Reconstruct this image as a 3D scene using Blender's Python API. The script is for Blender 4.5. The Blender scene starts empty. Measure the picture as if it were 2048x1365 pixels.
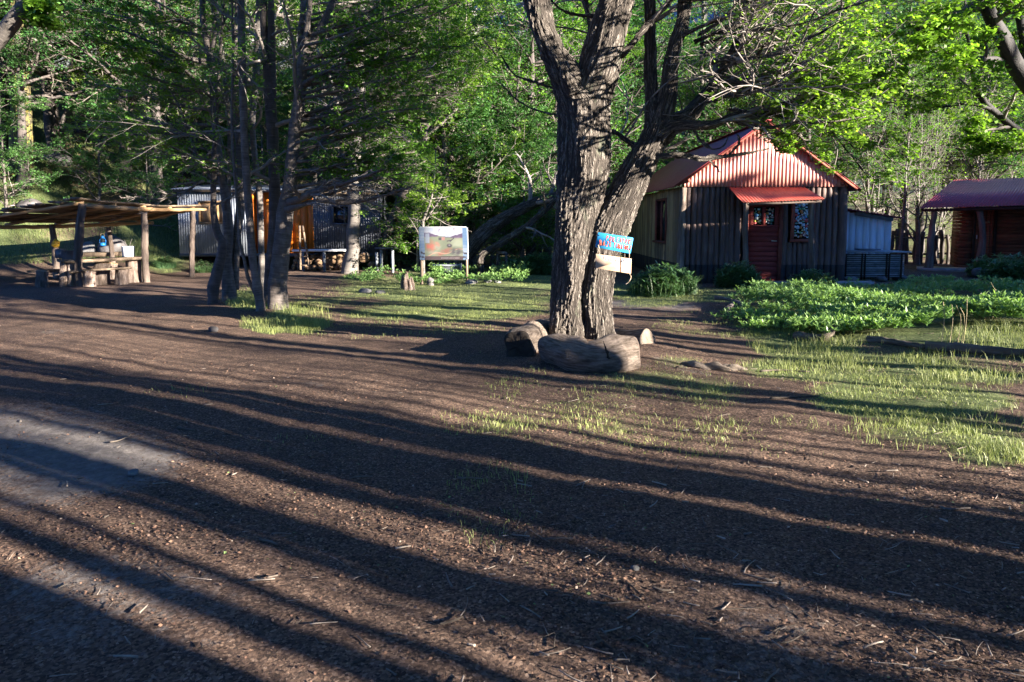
EXPO = 2.85
import bpy, math, random
import numpy as np
rng = np.random.default_rng(11)
random.seed(5)
SC = bpy.context.scene
COL = SC.collection
# ------------------------------------------------------------------ camera model
F = 1365.0; PITCH = math.radians(5.5); CY = 578.0; CH = 1.5
cp, sp = math.cos(PITCH), math.sin(PITCH)
def W(px, py, Y):
    dx = (px-1024)/F; dy = (CY-py)/F
    d = np.array([dx, cp+sp*dy, -sp+cp*dy])
    t = Y/d[1]
    return np.array([0, 0, CH])+d*t
def proj(x, y, z):
    zz = z-CH
    dep = y*cp-zz*sp
    up = y*sp+zz*cp
    dep = np.where(np.abs(dep) < 1e-3, 1e-3, dep)
    return 1024+F*x/dep, CY-F*up/dep, dep
def smooth(a, b, x):
    t = np.clip((x-a)/(b-a), 0, 1); return t*t*(3-2*t)
def hgt(x, y):
    x = np.asarray(x, float); y = np.asarray(y, float)
    h = .026*np.sin(x*.9+1)*np.cos(y*.7)+.010*np.sin(2.3*x+y*1.7)+.005*np.sin(4.1*x-2.9*y+2)
    h = h+.045*np.exp(-((x+3.2)**2/4+(y-5.6)**2/.5))
    h = h+.12*np.exp(-((x-1.0)**2+(y-7.9)**2)/1.0)
    h = h+.07*np.exp(-((x+4.1)**2+(y-11.6)**2)/.8)+.07*np.exp(-((x+5.0)**2+(y-12.6)**2)/.8)
    h = h+.16*smooth(3.2, 5.5, x)*np.exp(-((y-8.4)**2)/3.0)
    s = -.755*(x+15)+.656*(y-16)
    s2 = s-1.6+.5*np.sin(x*.5+y*.3)
    hill = .62*np.log1p(np.exp(np.clip(s2*1.3, -30, 30)))/1.3
    hill = 16*(1-np.exp(-hill/16))
    k = smooth(4, 11, y)
    right = smooth(-1.0, -5.0, x)           # the hill fades out behind the clearing's centre
    hill = hill*k*right*(1+.0*x)
    hill = hill+smooth(.3, 2.5, hill)*(.35*np.sin(x*1.1+y*.6)*np.sin(y*1.3)+.15*np.sin(2.7*x+1.1)*np.sin(3.1*y))
    back = .10*np.maximum(0, y-30)+.0*x
    back = 14*(1-np.exp(-back/14))
    return h+hill+back
def G(px, py, lift=0.0):
    prev = None
    for Y in np.concatenate([np.arange(1.5, 30, .1), np.arange(30, 120, 1)]):
        p = W(px, py, Y)
        if p[2] <= float(hgt(p[0], p[1]))+1e-4:
            break
    for _ in range(8):
        q = W(px, py, Y-.1)
        a = p[2]-float(hgt(p[0], p[1])); b = q[2]-float(hgt(q[0], q[1]))
        if abs(b-a) < 1e-9: break
        Y = Y-.1*a/(a-b)
        p = W(px, py, Y)
    return np.array([p[0], p[1], float(hgt(p[0], p[1]))+lift])

# ------------------------------------------------------------------ mesh helpers
ORI = {}
def link(o, parent=None):
    COL.objects.link(o)
    if parent is not None: o.parent = parent
def thing(name, loc, label, cat, group=None):
    o = bpy.data.objects.new(name, None); link(o)
    o.empty_display_size = .2
    o.location = loc; o['label'] = label; o['category'] = cat
    if group: o['group'] = group
    ORI[o.name] = np.array(loc, float)
    return o
def tag(o, label, cat, group=None):
    o['label'] = label; o['category'] = cat
    if group: o['group'] = group
    return o
class MB:
    """collects vertices, faces and point attributes for ONE mesh"""
    def __init__(s): s.V = []; s.F = {}; s.n = 0; s.A = {}
    def add(s, V, Fa, **attrs):
        V = np.asarray(V, float).reshape(-1, 3)
        if not isinstance(Fa, list) or (len(Fa) and not isinstance(Fa[0], np.ndarray)):
            by = {}
            for f in Fa: by.setdefault(len(f), []).append(f)
            Fa = [np.array(v, int) for v in by.values()]
        for f in Fa:
            s.F.setdefault(f.shape[1], []).append(f+s.n)
        for k, v in attrs.items():
            s.A.setdefault(k, []).append((s.n, np.asarray(v, float)))
        s.V.append(V); s.n += len(V)
    def build(s, name, mat, parent=None, loc=None, sm=False):
        V = np.concatenate(s.V)
        if parent is not None: o0 = ORI[parent.name]
        elif loc is not None: o0 = np.array(loc, float)
        else: o0 = np.zeros(3)
        me = bpy.data.meshes.new(name)
        fl = []; tot = []
        for k, lst in s.F.items():
            f = np.concatenate(lst); fl.append(f.reshape(-1)); tot.append(np.full(len(f), k))
        loops = np.concatenate(fl).astype(np.int32); tot = np.concatenate(tot).astype(np.int32)
        me.vertices.add(len(V)); me.vertices.foreach_set('co', (V-o0).astype(np.float32).reshape(-1))
        me.loops.add(len(loops)); me.loops.foreach_set('vertex_index', loops)
        me.polygons.add(len(tot))
        st = np.concatenate([[0], np.cumsum(tot)[:-1]]).astype(np.int32)
        me.polygons.foreach_set('loop_start', st)
        me.polygons.foreach_set('loop_total', tot)
        if sm: me.polygons.foreach_set('use_smooth', np.ones(len(tot), bool))
        for k, lst in s.A.items():
            dim = 1 if lst[0][1].ndim == 1 else lst[0][1].shape[1]
            if dim == 1:
                a = me.attributes.new(k, 'FLOAT', 'POINT'); buf = np.zeros(len(V), np.float32)
                for st_, v in lst: buf[st_:st_+len(v)] = v
                a.data.foreach_set('value', buf)
            elif dim == 3:
                a = me.attributes.new(k, 'FLOAT_VECTOR', 'POINT'); buf = np.zeros((len(V), 3), np.float32)
                for st_, v in lst: buf[st_:st_+len(v)] = v
                a.data.foreach_set('vector', buf.reshape(-1))
            else:
                a = me.attributes.new(k, 'FLOAT_COLOR', 'POINT'); buf = np.ones((len(V), 4), np.float32)
                for st_, v in lst: buf[st_:st_+len(v)] = v
                a.data.foreach_set('color', buf.reshape(-1))
        me.update(calc_edges=True); me.validate()
        me.materials.append(mat)
        o = bpy.data.objects.new(name, me); link(o, parent)
        ORI[o.name] = o0
        if parent is None: o.location = o0
        return o
def box(mb, c, size, rot=None, tint=None):
    """c centre, size full, rot 3x3"""
    c = np.array(c, float); h = np.array(size, float)/2
    v = np.array([[x, y, z] for x in (-1, 1) for y in (-1, 1) for z in (-1, 1)])*h
    if rot is not None: v = v@np.array(rot).T
    f = np.array([[0, 1, 3, 2], [4, 6, 7, 5], [0, 4, 5, 1], [2, 3, 7, 6], [0, 2, 6, 4], [1, 5, 7, 3]])
    t = rng.random() if tint is None else tint
    mb.add(v+c, [f], tint=np.full(8, t))
def beam(mb, a, b, w, t, up=(0, 0, 1), tint=None):
    """rectangular bar from a to b, w wide, t thick"""
    a = np.array(a, float); b = np.array(b, float); d = b-a; L = np.linalg.norm(d); d /= L
    u = np.array(up, float); s = np.cross(d, u)
    if np.linalg.norm(s) < 1e-4: s = np.cross(d, (1, 0, 0))
    s /= np.linalg.norm(s); u = np.cross(s, d)
    R = np.stack([d, s, u], 1)
    box(mb, (a+b)/2, (L, w, t), R, tint)
def tubes(mb, P, R, sides, lump=0.0, flat_end=True, tint=None, seed=0):
    """P (N,K,3), R (N,K): tubes in one go, with a 'bark' coordinate"""
    P = np.asarray(P, float); R = np.asarray(R, float)
    N, K, _ = P.shape
    T = np.gradient(P, axis=1); T /= np.linalg.norm(T, axis=2, keepdims=True)+1e-9
    md = P[:, -1]-P[:, 0]; md /= np.linalg.norm(md, axis=1, keepdims=True)+1e-9
    ref = np.where(np.abs(md[:, 2:3]) > .8, np.array([[0, 1., 0]]), np.array([[0, 0, 1.]]))[:, None, :]
    A = np.cross(T, np.broadcast_to(ref, T.shape)); A /= np.linalg.norm(A, axis=2, keepdims=True)+1e-9
    B = np.cross(T, A)
    th = np.arange(sides)/sides*2*np.pi
    r = R[:, :, None]*np.ones(sides)
    g = np.random.default_rng(seed+N+K)
    if lump:
        sl = np.concatenate([np.zeros((N, 1)), np.cumsum(np.linalg.norm(np.diff(P, axis=1), axis=2), 1)], 1)/np.maximum(R.mean(1), .01)[:, None]
        for q in range(7):
            m = g.integers(1, 6); ph = g.random()*6.28; fz = g.normal()*.9
            r = r*(1+lump*np.sin(m*th[None, None]+fz*sl[:, :, None]+ph))
    V = P[:, :, None]+r[..., None]*(np.cos(th)[None, None, :, None]*A[:, :, None]+np.sin(th)[None, None, :, None]*B[:, :, None])
    s = np.concatenate([np.zeros((N, 1)), np.cumsum(np.linalg.norm(np.diff(P, axis=1), axis=2), 1)], 1)
    r0 = np.maximum(R.max(1), .01)
    off = g.random((N, 1, 1))*9
    bk = np.stack([np.cos(th)[None, None]*r0[:, None, None]+off+0*r, np.sin(th)[None, None]*r0[:, None, None]+0*r, s[:, :, None]+0*r], -1)
    base = (np.arange(N)*K*sides)[:, None, None]
    k = np.arange(K-1)[None, :, None]; j = np.arange(sides)[None, None, :]; j2 = (j+1) % sides
    f = np.stack([base+k*sides+j, base+k*sides+j2, base+(k+1)*sides+j2, base+(k+1)*sides+j], -1).reshape(-1, 4)
    tt = np.repeat(g.random(N) if tint is None else np.full(N, tint), K*sides)
    V = V.reshape(-1, 3)
    fs = [f]
    if flat_end:
        c0 = (base[:, :, 0]+np.arange(sides)[None, ::-1]); c1 = base[:, :, 0]+(K-1)*sides+np.arange(sides)[None, :]
        fs.append(np.concatenate([c0, c1]))
    mb.add(V, fs, bark=bk.reshape(-1, 3), tint=tt)
def end_cap(body, sides, last=True, off=.006):
    """a cut face that follows the end ring of the tube just added to body"""
    V = body.V[-1]; r = V[-sides:] if last else V[:sides]; q = V[-2*sides:-sides] if last else V[sides:2*sides]
    c = r.mean(0); d = c-q.mean(0); d /= np.linalg.norm(d)
    g2 = np.random.default_rng(sides)
    rings = [r, c+(r-c)*.985+d*off]
    for f_ in (.8, .6, .4, .2): rings.append(c+(r-c)*f_+d*(off+.006*g2.normal(size=(sides, 1))))
    rings.append(np.repeat((c+d*off)[None], sides, 0)*1.0+(r-c)*.02)
    m = len(rings); i = np.arange(m-1)[:, None]*sides; j = np.arange(sides)[None]; j2 = (j+1) % sides
    mb = MB(); mb.add(np.vstack(rings), [np.stack([i+j, i+j2, i+sides+j2, i+sides+j], -1).reshape(-1, 4), np.arange((m-1)*sides, m*sides)[None]], tint=np.full(m*sides, .5))
    return mb
def resample(pts, rad, K):
    """Catmull-Rom through points"""
    pts = np.asarray(pts, float); rad = np.asarray(rad, float)
    n = len(pts)
    Pp = np.vstack([2*pts[0]-pts[1], pts, 2*pts[-1]-pts[-2]])
    rp = np.concatenate([[rad[0]], rad, [rad[-1]]])
    seg = np.linalg.norm(np.diff(pts, axis=0), axis=1); cs = np.concatenate([[0], np.cumsum(seg)])
    u = np.linspace(0, cs[-1], K)
    out = []; ro = []
    for x in u:
        i = min(np.searchsorted(cs, x, side='right')-1, n-2); i = max(i, 0)
        t = (x-cs[i])/max(seg[i], 1e-6)
        p0, p1, p2, p3 = Pp[i], Pp[i+1], Pp[i+2], Pp[i+3]
        out.append(.5*((2*p1)+(-p0+p2)*t+(2*p0-5*p1+4*p2-p3)*t*t+(-p0+3*p1-3*p2+p3)*t**3))
        ro.append(rp[i+1]*(1-t)+rp[i+2]*t)
    return np.array(out), np.array(ro)
def pole(mb, pts, rads, sides=10, K=12, lump=.04, seed=1, tint=None):
    P, R = resample(pts, rads, K)
    tubes(mb, P[None], R[None], sides, lump=lump, seed=seed, tint=tint)
def pxline(spec, Y):
    """spec rows (px,py,halfwidth_px[,Y]) -> world points + radii"""
    pts, rad = [], []
    for r in spec:
        y = r[3] if len(r) > 3 else Y
        p = W(r[0], r[1], y); pts.append(p)
        dep = y*cp-(p[2]-CH)*sp
        rad.append(r[2]/F*dep)
    return pts, rad

# ------------------------------------------------------------------ materials
def nd(nt, t, **kw):
    n = nt.nodes.new(t)
    for k, v in kw.items(): setattr(n, k, v)
    return n
def mat_base(name):
    m = bpy.data.materials.new(name); m.use_nodes = True
    nt = m.node_tree; b = nt.nodes['Principled BSDF']; out = nt.nodes['Material Output']
    return m, nt, b, out
def coords(nt, src, stretch):
    if src == 'bark': c = nd(nt, 'ShaderNodeAttribute', attribute_name='bark').outputs['Vector']
    else: c = nd(nt, 'ShaderNodeTexCoord').outputs['Object']
    mp = nd(nt, 'ShaderNodeMapping'); mp.inputs['Scale'].default_value = stretch
    nt.links.new(c, mp.inputs['Vector']); return mp.outputs['Vector']
def ramp(nt, fac, stops):
    r = nd(nt, 'ShaderNodeValToRGB'); e = r.color_ramp.elements
    while len(e) < len(stops): e.new(.5)
    for el, (p, c) in zip(e, stops): el.position = p; el.color = (*c, 1)
    nt.links.new(fac, r.inputs['Fac']); return r.outputs['Color']
def noise(nt, vec, scale, detail=5, rough=.6, dist=0):
    n = nd(nt, 'ShaderNodeTexNoise'); n.inputs['Scale'].default_value = scale; n.inputs['Detail'].default_value = detail
    n.inputs['Roughness'].default_value = rough; n.inputs['Distortion'].default_value = dist
    nt.links.new(vec, n.inputs['Vector']); return n.outputs['Fac']
def math_(nt, op, a, b=None):
    n = nd(nt, 'ShaderNodeMath', operation=op)
    for i, v in enumerate((a, b)):
        if v is None: continue
        if isinstance(v, (int, float)): n.inputs[i].default_value = v
        else: nt.links.new(v, n.inputs[i])
    return n.outputs[0]
def mixc(nt, fac, a, b, mode='MIX'):
    n = nd(nt, 'ShaderNodeMix', data_type='RGBA', blend_type=mode)
    for sock, v in ((n.inputs[0], fac), (n.inputs[6], a), (n.inputs[7], b)):
        if isinstance(v, (int, float)): sock.default_value = v
        elif isinstance(v, tuple): sock.default_value = (*v, 1)
        else: nt.links.new(v, sock)
    return n.outputs[2]
def bump(nt, b, h, strength=.5, dist=.02):
    n = nd(nt, 'ShaderNodeBump'); n.inputs['Strength'].default_value = strength; n.inputs['Distance'].default_value = dist
    nt.links.new(h, n.inputs['Height']); nt.links.new(n.outputs[0], b.inputs['Normal'])
def surf(name, stops, scale=6, stretch=(1, 1, 1), src='Object', rough=.85, bs=.4, bd=.01, tintvar=.35, metal=0, detail=6, spec=.3):
    """generic weathered surface: noise ramp, tint per piece, fine bump"""
    m, nt, b, out = mat_base(name)
    v = coords(nt, src, stretch)
    n1 = noise(nt, v, scale, detail, .65)
    c = ramp(nt, n1, stops)
    big = noise(nt, coords(nt, src, (1, 1, 1)), .9, 3)
    c = mixc(nt, .35, c, ramp(nt, big, [(.3, (.45, .45, .45)), (.7, (1, 1, 1))]), 'MULTIPLY')
    t = nd(nt, 'ShaderNodeAttribute', attribute_name='tint').outputs['Fac']
    tv = math_(nt, 'ADD', math_(nt, 'MULTIPLY', t, tintvar*2), 1-tintvar)
    hsv = nd(nt, 'ShaderNodeHueSaturation'); nt.links.new(tv, hsv.inputs['Value']); nt.links.new(c, hsv.inputs['Color'])
    nt.links.new(hsv.outputs[0], b.inputs['Base Color'])
    b.inputs['Roughness'].default_value = rough; b.inputs['Metallic'].default_value = metal
    b.inputs['Specular IOR Level'].default_value = spec
    bump(nt, b, noise(nt, v, scale*3, 5, .7), bs, bd)
    return m
def foliage(name, c1, c2, trans=.35, rough=.5, spec=.35):
    m, nt, b, out = mat_base(name)
    t = nd(nt, 'ShaderNodeAttribute', attribute_name='tint').outputs['Fac']
    v = nd(nt, 'ShaderNodeTexCoord').outputs['Object']
    big = noise(nt, v, .7, 3)
    f = math_(nt, 'ADD', math_(nt, 'MULTIPLY', t, .7), math_(nt, 'MULTIPLY', big, .4))
    c = ramp(nt, f, [(.1, c1), (.95, c2)])
    oi = nd(nt, 'ShaderNodeObjectInfo').outputs['Random']
    hsv = nd(nt, 'ShaderNodeHueSaturation'); nt.links.new(c, hsv.inputs['Color'])
    nt.links.new(math_(nt, 'ADD', math_(nt, 'MULTIPLY', oi, .5), .78), hsv.inputs['Value'])
    nt.links.new(math_(nt, 'ADD', math_(nt, 'MULTIPLY', oi, -.035), .515), hsv.inputs['Hue'])
    c = hsv.outputs[0]
    nt.links.new(c, b.inputs['Base Color']); b.inputs['Roughness'].default_value = rough; b.inputs['Specular IOR Level'].default_value = spec
    tr = nd(nt, 'ShaderNodeBsdfTranslucent')
    c2_ = mixc(nt, 1.0, c, (1.25, 1.35, .6), 'MULTIPLY'); nt.links.new(c2_, tr.inputs['Color'])
    mx = nd(nt, 'ShaderNodeMixShader'); mx.inputs[0].default_value = trans
    nt.links.new(b.outputs[0], mx.inputs[1]); nt.links.new(tr.outputs[0], mx.inputs[2]); nt.links.new(mx.outputs[0], out.inputs['Surface'])
    return m
def bark_furrowed(name='furrowed_bark', zs=1.0, disp=.022, fs=1.0, lum=1.0):
    m, nt, b, out = mat_base(name)
    n1 = noise(nt, coords(nt, 'bark', (1, 1, .20*zs)), 15*fs, 2.5, .5, .35)
    n2 = noise(nt, coords(nt, 'bark', (1, 1, .75)), 17*fs, 3, .6, .2)
    n3 = noise(nt, coords(nt, 'bark', (1, 1, .22*zs)), 34*fs, 2, .5, .3)
    r1 = math_(nt, 'MINIMUM', math_(nt, 'MULTIPLY', math_(nt, 'ABSOLUTE', math_(nt, 'SUBTRACT', n1, .5)), 9.0), 1.0)
    r3 = math_(nt, 'MINIMUM', math_(nt, 'ADD', math_(nt, 'MULTIPLY', math_(nt, 'ABSOLUTE', math_(nt, 'SUBTRACT', n3, .5)), 8.0), .25), 1.0)
    r2 = math_(nt, 'MINIMUM', math_(nt, 'ADD', math_(nt, 'MULTIPLY', math_(nt, 'ABSOLUTE', math_(nt, 'SUBTRACT', n2, .5)), 9.0), .45), 1.0)
    edge = math_(nt, 'MULTIPLY', math_(nt, 'MULTIPLY', r1, r2), r3)
    fine = noise(nt, coords(nt, 'bark', (1, 1, .5)), 60, 6, .7)
    h = math_(nt, 'ADD', edge, math_(nt, 'MULTIPLY', fine, .5))
    c = ramp(nt, h, [(.12, (.022*lum, .018*lum, .015*lum)), (.5, (.08*lum, .067*lum, .056*lum)), (.85, (.16*lum, .137*lum, .117*lum)), (1, (.24*lum, .21*lum, .18*lum))])
    lich = noise(nt, coords(nt, 'bark', (1, 1, .6)), 4.5, 6, .7)
    c = mixc(nt, math_(nt, 'MULTIPLY', ramp(nt, lich, [(.58, (0, 0, 0)), (.66, (1, 1, 1))]), .35), c, (.17, .19, .13))
    nt.links.new(c, b.inputs['Base Color']); b.inputs['Roughness'].default_value = .9; b.inputs['Specular IOR Level'].default_value = .2
    ds = nd(nt, 'ShaderNodeDisplacement'); ds.inputs['Scale'].default_value = disp; ds.inputs['Midlevel'].default_value = .9
    nt.links.new(h, ds.inputs['Height']); nt.links.new(ds.outputs[0], out.inputs['Displacement'])
    m.displacement_method = 'BOTH'
    return m
def bark_smooth(name, dark, light, ring=True, bd=.01):
    """smooth young beech bark with cross rings and pale blotches"""
    m, nt, b, out = mat_base(name)
    v = coords(nt, 'bark', (1, 1, 1)); vr = coords(nt, 'bark', (.6, .6, 9))
    rings = noise(nt, vr, 5, 4, .6)
    bl = noise(nt, v, 7, 5, .65)
    f = math_(nt, 'ADD', math_(nt, 'MULTIPLY', rings, .5), math_(nt, 'MULTIPLY', bl, .5))
    c = ramp(nt, f, [(.34, dark), (.52, tuple((a+d)/2 for a, d in zip(dark, light))), (.66, light)])
    nt.links.new(c, b.inputs['Base Color']); b.inputs['Roughness'].default_value = .75; b.inputs['Specular IOR Level'].default_value = .3
    bump(nt, b, math_(nt, 'ADD', rings, noise(nt, v, 40, 4)), .6, bd)
    return m
def colored(name, rough=.6):
    m, nt, b, out = mat_base(name)
    a = nd(nt, 'ShaderNodeAttribute', attribute_name='col'); nt.links.new(a.outputs['Color'], b.inputs['Base Color'])
    b.inputs['Roughness'].default_value = rough
    return m
def sheetmetal(name, base, worn, rough=.45, metal=.0, dirt=(.1, .07, .05), scale=3):
    m, nt, b, out = mat_base(name)
    v = coords(nt, 'Object', (1, 1, .35))
    n1 = noise(nt, v, scale, 7, .7); n2 = noise(nt, coords(nt, 'Object', (3, 3, .25)), 4, 5, .7)
    c = ramp(nt, n1, [(.35, base), (.7, worn)])
    c = mixc(nt, ramp(nt, n2, [(.55, (0, 0, 0)), (.78, (.7, .7, .7))]), c, dirt)
    nt.links.new(c, b.inputs['Base Color']); b.inputs['Roughness'].default_value = rough; b.inputs['Metallic'].default_value = metal
    bump(nt, b, noise(nt, v, 9, 4), .12, .01)
    return m
MT = {}
MT['furrow'] = bark_furrowed(lum=.72)
MT['logbark'] = surf('log_bark', [(.33, (.09, .066, .05)), (.47, (.21, .165, .13)), (.58, (.32, .255, .205)), (.72, (.44, .365, .30))], 40, (1, 1, .28), 'bark', bs=1, bd=.06, tintvar=.1, detail=10)
MT['clumpbark'] = bark_smooth('smooth_brown_bark', (.045, .038, .034), (.19, .162, .143))
MT['shadebark'] = bark_smooth('shaded_dark_bark', (.016, .015, .015), (.055, .05, .047))  # the top right trunk's shade is put into this bark colour
MT['darkbark'] = bark_smooth('dark_bark', (.035, .03, .028), (.12, .10, .09))
MT['greybark'] = bark_smooth('grey_bark', (.06, .053, .047), (.20, .18, .16))
MT['twig'] = surf('twig_wood', [(.3, (.12, .105, .095)), (.7, (.32, .28, .25))], 8, src='bark')
MT['twigdark'] = surf('dark_twig_wood', [(.3, (.05, .04, .035)), (.7, (.14, .12, .10))], 8, src='bark')
MT['leaf'] = foliage('beech_leaves', (.055, .145, .018), (.23, .41, .06), .48)
MT['leafshade'] = foliage('shaded_beech_leaves', (.025, .09, .028), (.10, .24, .06), .35)  # darker copy of the beech leaves, forest shade put into the colour
MT['grass'] = foliage('grass_blades', (.10, .15, .035), (.36, .40, .15), .3)
MT['bankgrass'] = foliage('bank_grass', (.05, .09, .022), (.24, .27, .10), .25)
MT['plant'] = foliage('herb_leaves', (.08, .20, .05), (.38, .55, .20), .32, .4, .6)
MT['bush'] = foliage('bush_leaves', (.04, .11, .04), (.15, .26, .11), .25, .45, .5)
MT['deadlog'] = surf('weathered_log', [(.32, (.07, .055, .042)), (.5, (.20, .16, .125)), (.68, (.36, .30, .24))], 24, (1, 1, .16), 'bark', bs=.9, bd=.03)
MT['logend'] = surf('cut_wood_end', [(.3, (.22, .13, .07)), (.7, (.45, .30, .18))], 10, bs=.5)
MT['post'] = surf('grey_post_wood', [(.32, (.07, .052, .042)), (.55, (.17, .13, .105)), (.75, (.30, .245, .20))], 9, (1, 1, .15), 'bark', bs=.8, bd=.015)
MT['peeled'] = surf('peeled_pole_wood', [(.3, (.28, .16, .07)), (.7, (.55, .36, .19))], 6, (1, 1, .25), 'bark', bs=.6)
MT['slab'] = surf('rough_slab_wood', [(.3, (.08, .06, .042)), (.55, (.17, .125, .085)), (.8, (.29, .215, .145))], 7, (1, 1, 1), bs=.9, bd=.02)
MT['stump'] = surf('stump_bark', [(.3, (.07, .05, .04)), (.5, (.20, .15, .12)), (.72, (.40, .33, .28))], 16, (1, 1, .22), 'bark', bs=1, bd=.04)
MT['signpost'] = surf('pale_sign_post', [(.3, (.30, .20, .13)), (.7, (.50, .40, .32))], 6, (4, 4, .4), bs=.3)
MT['chink'] = surf('dark_gap_wood', [(.3, (.02, .015, .012)), (.7, (.05, .04, .03))], 6)
MT['stone'] = surf('grey_stone', [(.3, (.075, .075, .075)), (.7, (.20, .195, .19))], 5, bs=.6, bd=.02)
MT['darkstone'] = surf('dark_stone', [(.3, (.05, .045, .045)), (.7, (.16, .15, .15))], 5, bs=.6, bd=.02)
MT['redroof'] = sheetmetal('red_roof_metal', (.28, .035, .045), (.36, .065, .075), .42, 0, (.13, .045, .045))
MT['redgable'] = sheetmetal('red_painted_metal', (.54, .20, .155), (.62, .31, .255), .55, 0, (.36, .14, .11))
MT['awning'] = sheetmetal('awning_metal', (.48, .09, .055), (.58, .15, .10), .5, 0, (.25, .07, .05))
MT['litsheet'] = sheetmetal('sunlit_dark_metal', (.16, .18, .21), (.30, .33, .37), .45, .25, (.10, .10, .11))  # cabin sheet paled, the sun on its left part is in the colour
MT['darksheet'] = sheetmetal('charcoal_metal', (.05, .055, .07), (.09, .10, .12), .45, .2, (.03, .03, .035))
MT['ply'] = surf('plywood', [(.3, (.42, .24, .10)), (.7, (.62, .40, .20))], 4, (4, 4, .5), bs=.1)
MT['orange'] = surf('orange_painted_board', [(.3, (.55, .14, .012)), (.7, (.68, .20, .02))], 3, (4, 4, .5), bs=.1, tintvar=.1, rough=.5)
MT['dooor'] = surf('worn_red_door_paint', [(.25, (.19, .03, .026)), (.60, (.28, .05, .042)), (.72, (.34, .12, .10)), (.8, (.38, .27, .24))], 9, (.5, 1, 5), bs=.5, tintvar=.15)
MT['maroon'] = surf('red_brown_trim', [(.3, (.20, .05, .035)), (.7, (.32, .10, .07))], 8, bs=.3)
MT['brownwall'] = surf('brown_plank_wall', [(.3, (.10, .04, .022)), (.7, (.22, .09, .048))], 5, (.6, .6, 6), bs=.4)
MT['whitewall'] = surf('whitewashed_planks', [(.25, (.38, .42, .48)), (.5, (.58, .63, .70)), (.8, (.72, .77, .83))], 5, (4, 4, .4), bs=.4, tintvar=.14)
MT['greyslat'] = surf('grey_slats', [(.3, (.16, .18, .20)), (.7, (.40, .43, .46))], 6, (1, 1, 3), bs=.5)
MT['glass'] = surf('dark_window_glass', [(.3, (.012, .014, .018)), (.7, (.03, .035, .04))], 2, rough=.08, bs=0, spec=.6)
MT['concrete'] = surf('path_concrete', [(.3, (.24, .23, .22)), (.7, (.42, .41, .40))], 4, bs=.3)
MT['white'] = surf('white_metal', [(.3, (.62, .64, .66)), (.7, (.78, .79, .80))], 3, bs=.05, tintvar=.05, rough=.4)
MT['blue'] = surf('blue_paint', [(.3, (.015, .17, .40)), (.6, (.03, .28, .54)), (.8, (.18, .44, .62))], 5, (1, 1, 2), bs=.15, tintvar=.05, rough=.5)
MT['lettering_red'] = surf('orange_red_lettering', [(.3, (.55, .08, .03)), (.7, (.66, .14, .07))], 20, bs=.0, tintvar=.1)
MT['lettering_blue'] = surf('faded_blue_lettering', [(.3, (.45, .55, .68)), (.7, (.62, .66, .72))], 20, bs=.0, tintvar=.1)
MT['boardpale'] = surf('pale_bleached_board', [(.3, (.36, .20, .12)), (.5, (.44, .30, .20)), (.7, (.50, .41, .33))], 3, (1, 1, 1.5), bs=.15, tintvar=.05)
MT['cord'] = surf('old_cord', [(.3, (.32, .24, .16)), (.7, (.5, .4, .3))], 30, bs=.2)
MT['col'] = colored('printed_colours', .45)
MT['bluelantern'] = surf('blue_enamel', [(.3, (.01, .10, .35)), (.7, (.02, .18, .5))], 5, bs=0, rough=.3)
MT['yellow'] = surf('yellow_plastic', [(.3, (.7, .36, .02)), (.7, (.85, .5, .05))], 5, bs=0.1, rough=.5)
MT['moss'] = surf('mossy_lichen_bark', [(.40, (.04, .035, .028)), (.52, (.12, .10, .04)), (.62, (.30, .25, .04)), (.72, (.24, .24, .20))], 9, (1, 1, .6), 'bark', bs=.8, bd=.03)

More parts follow.
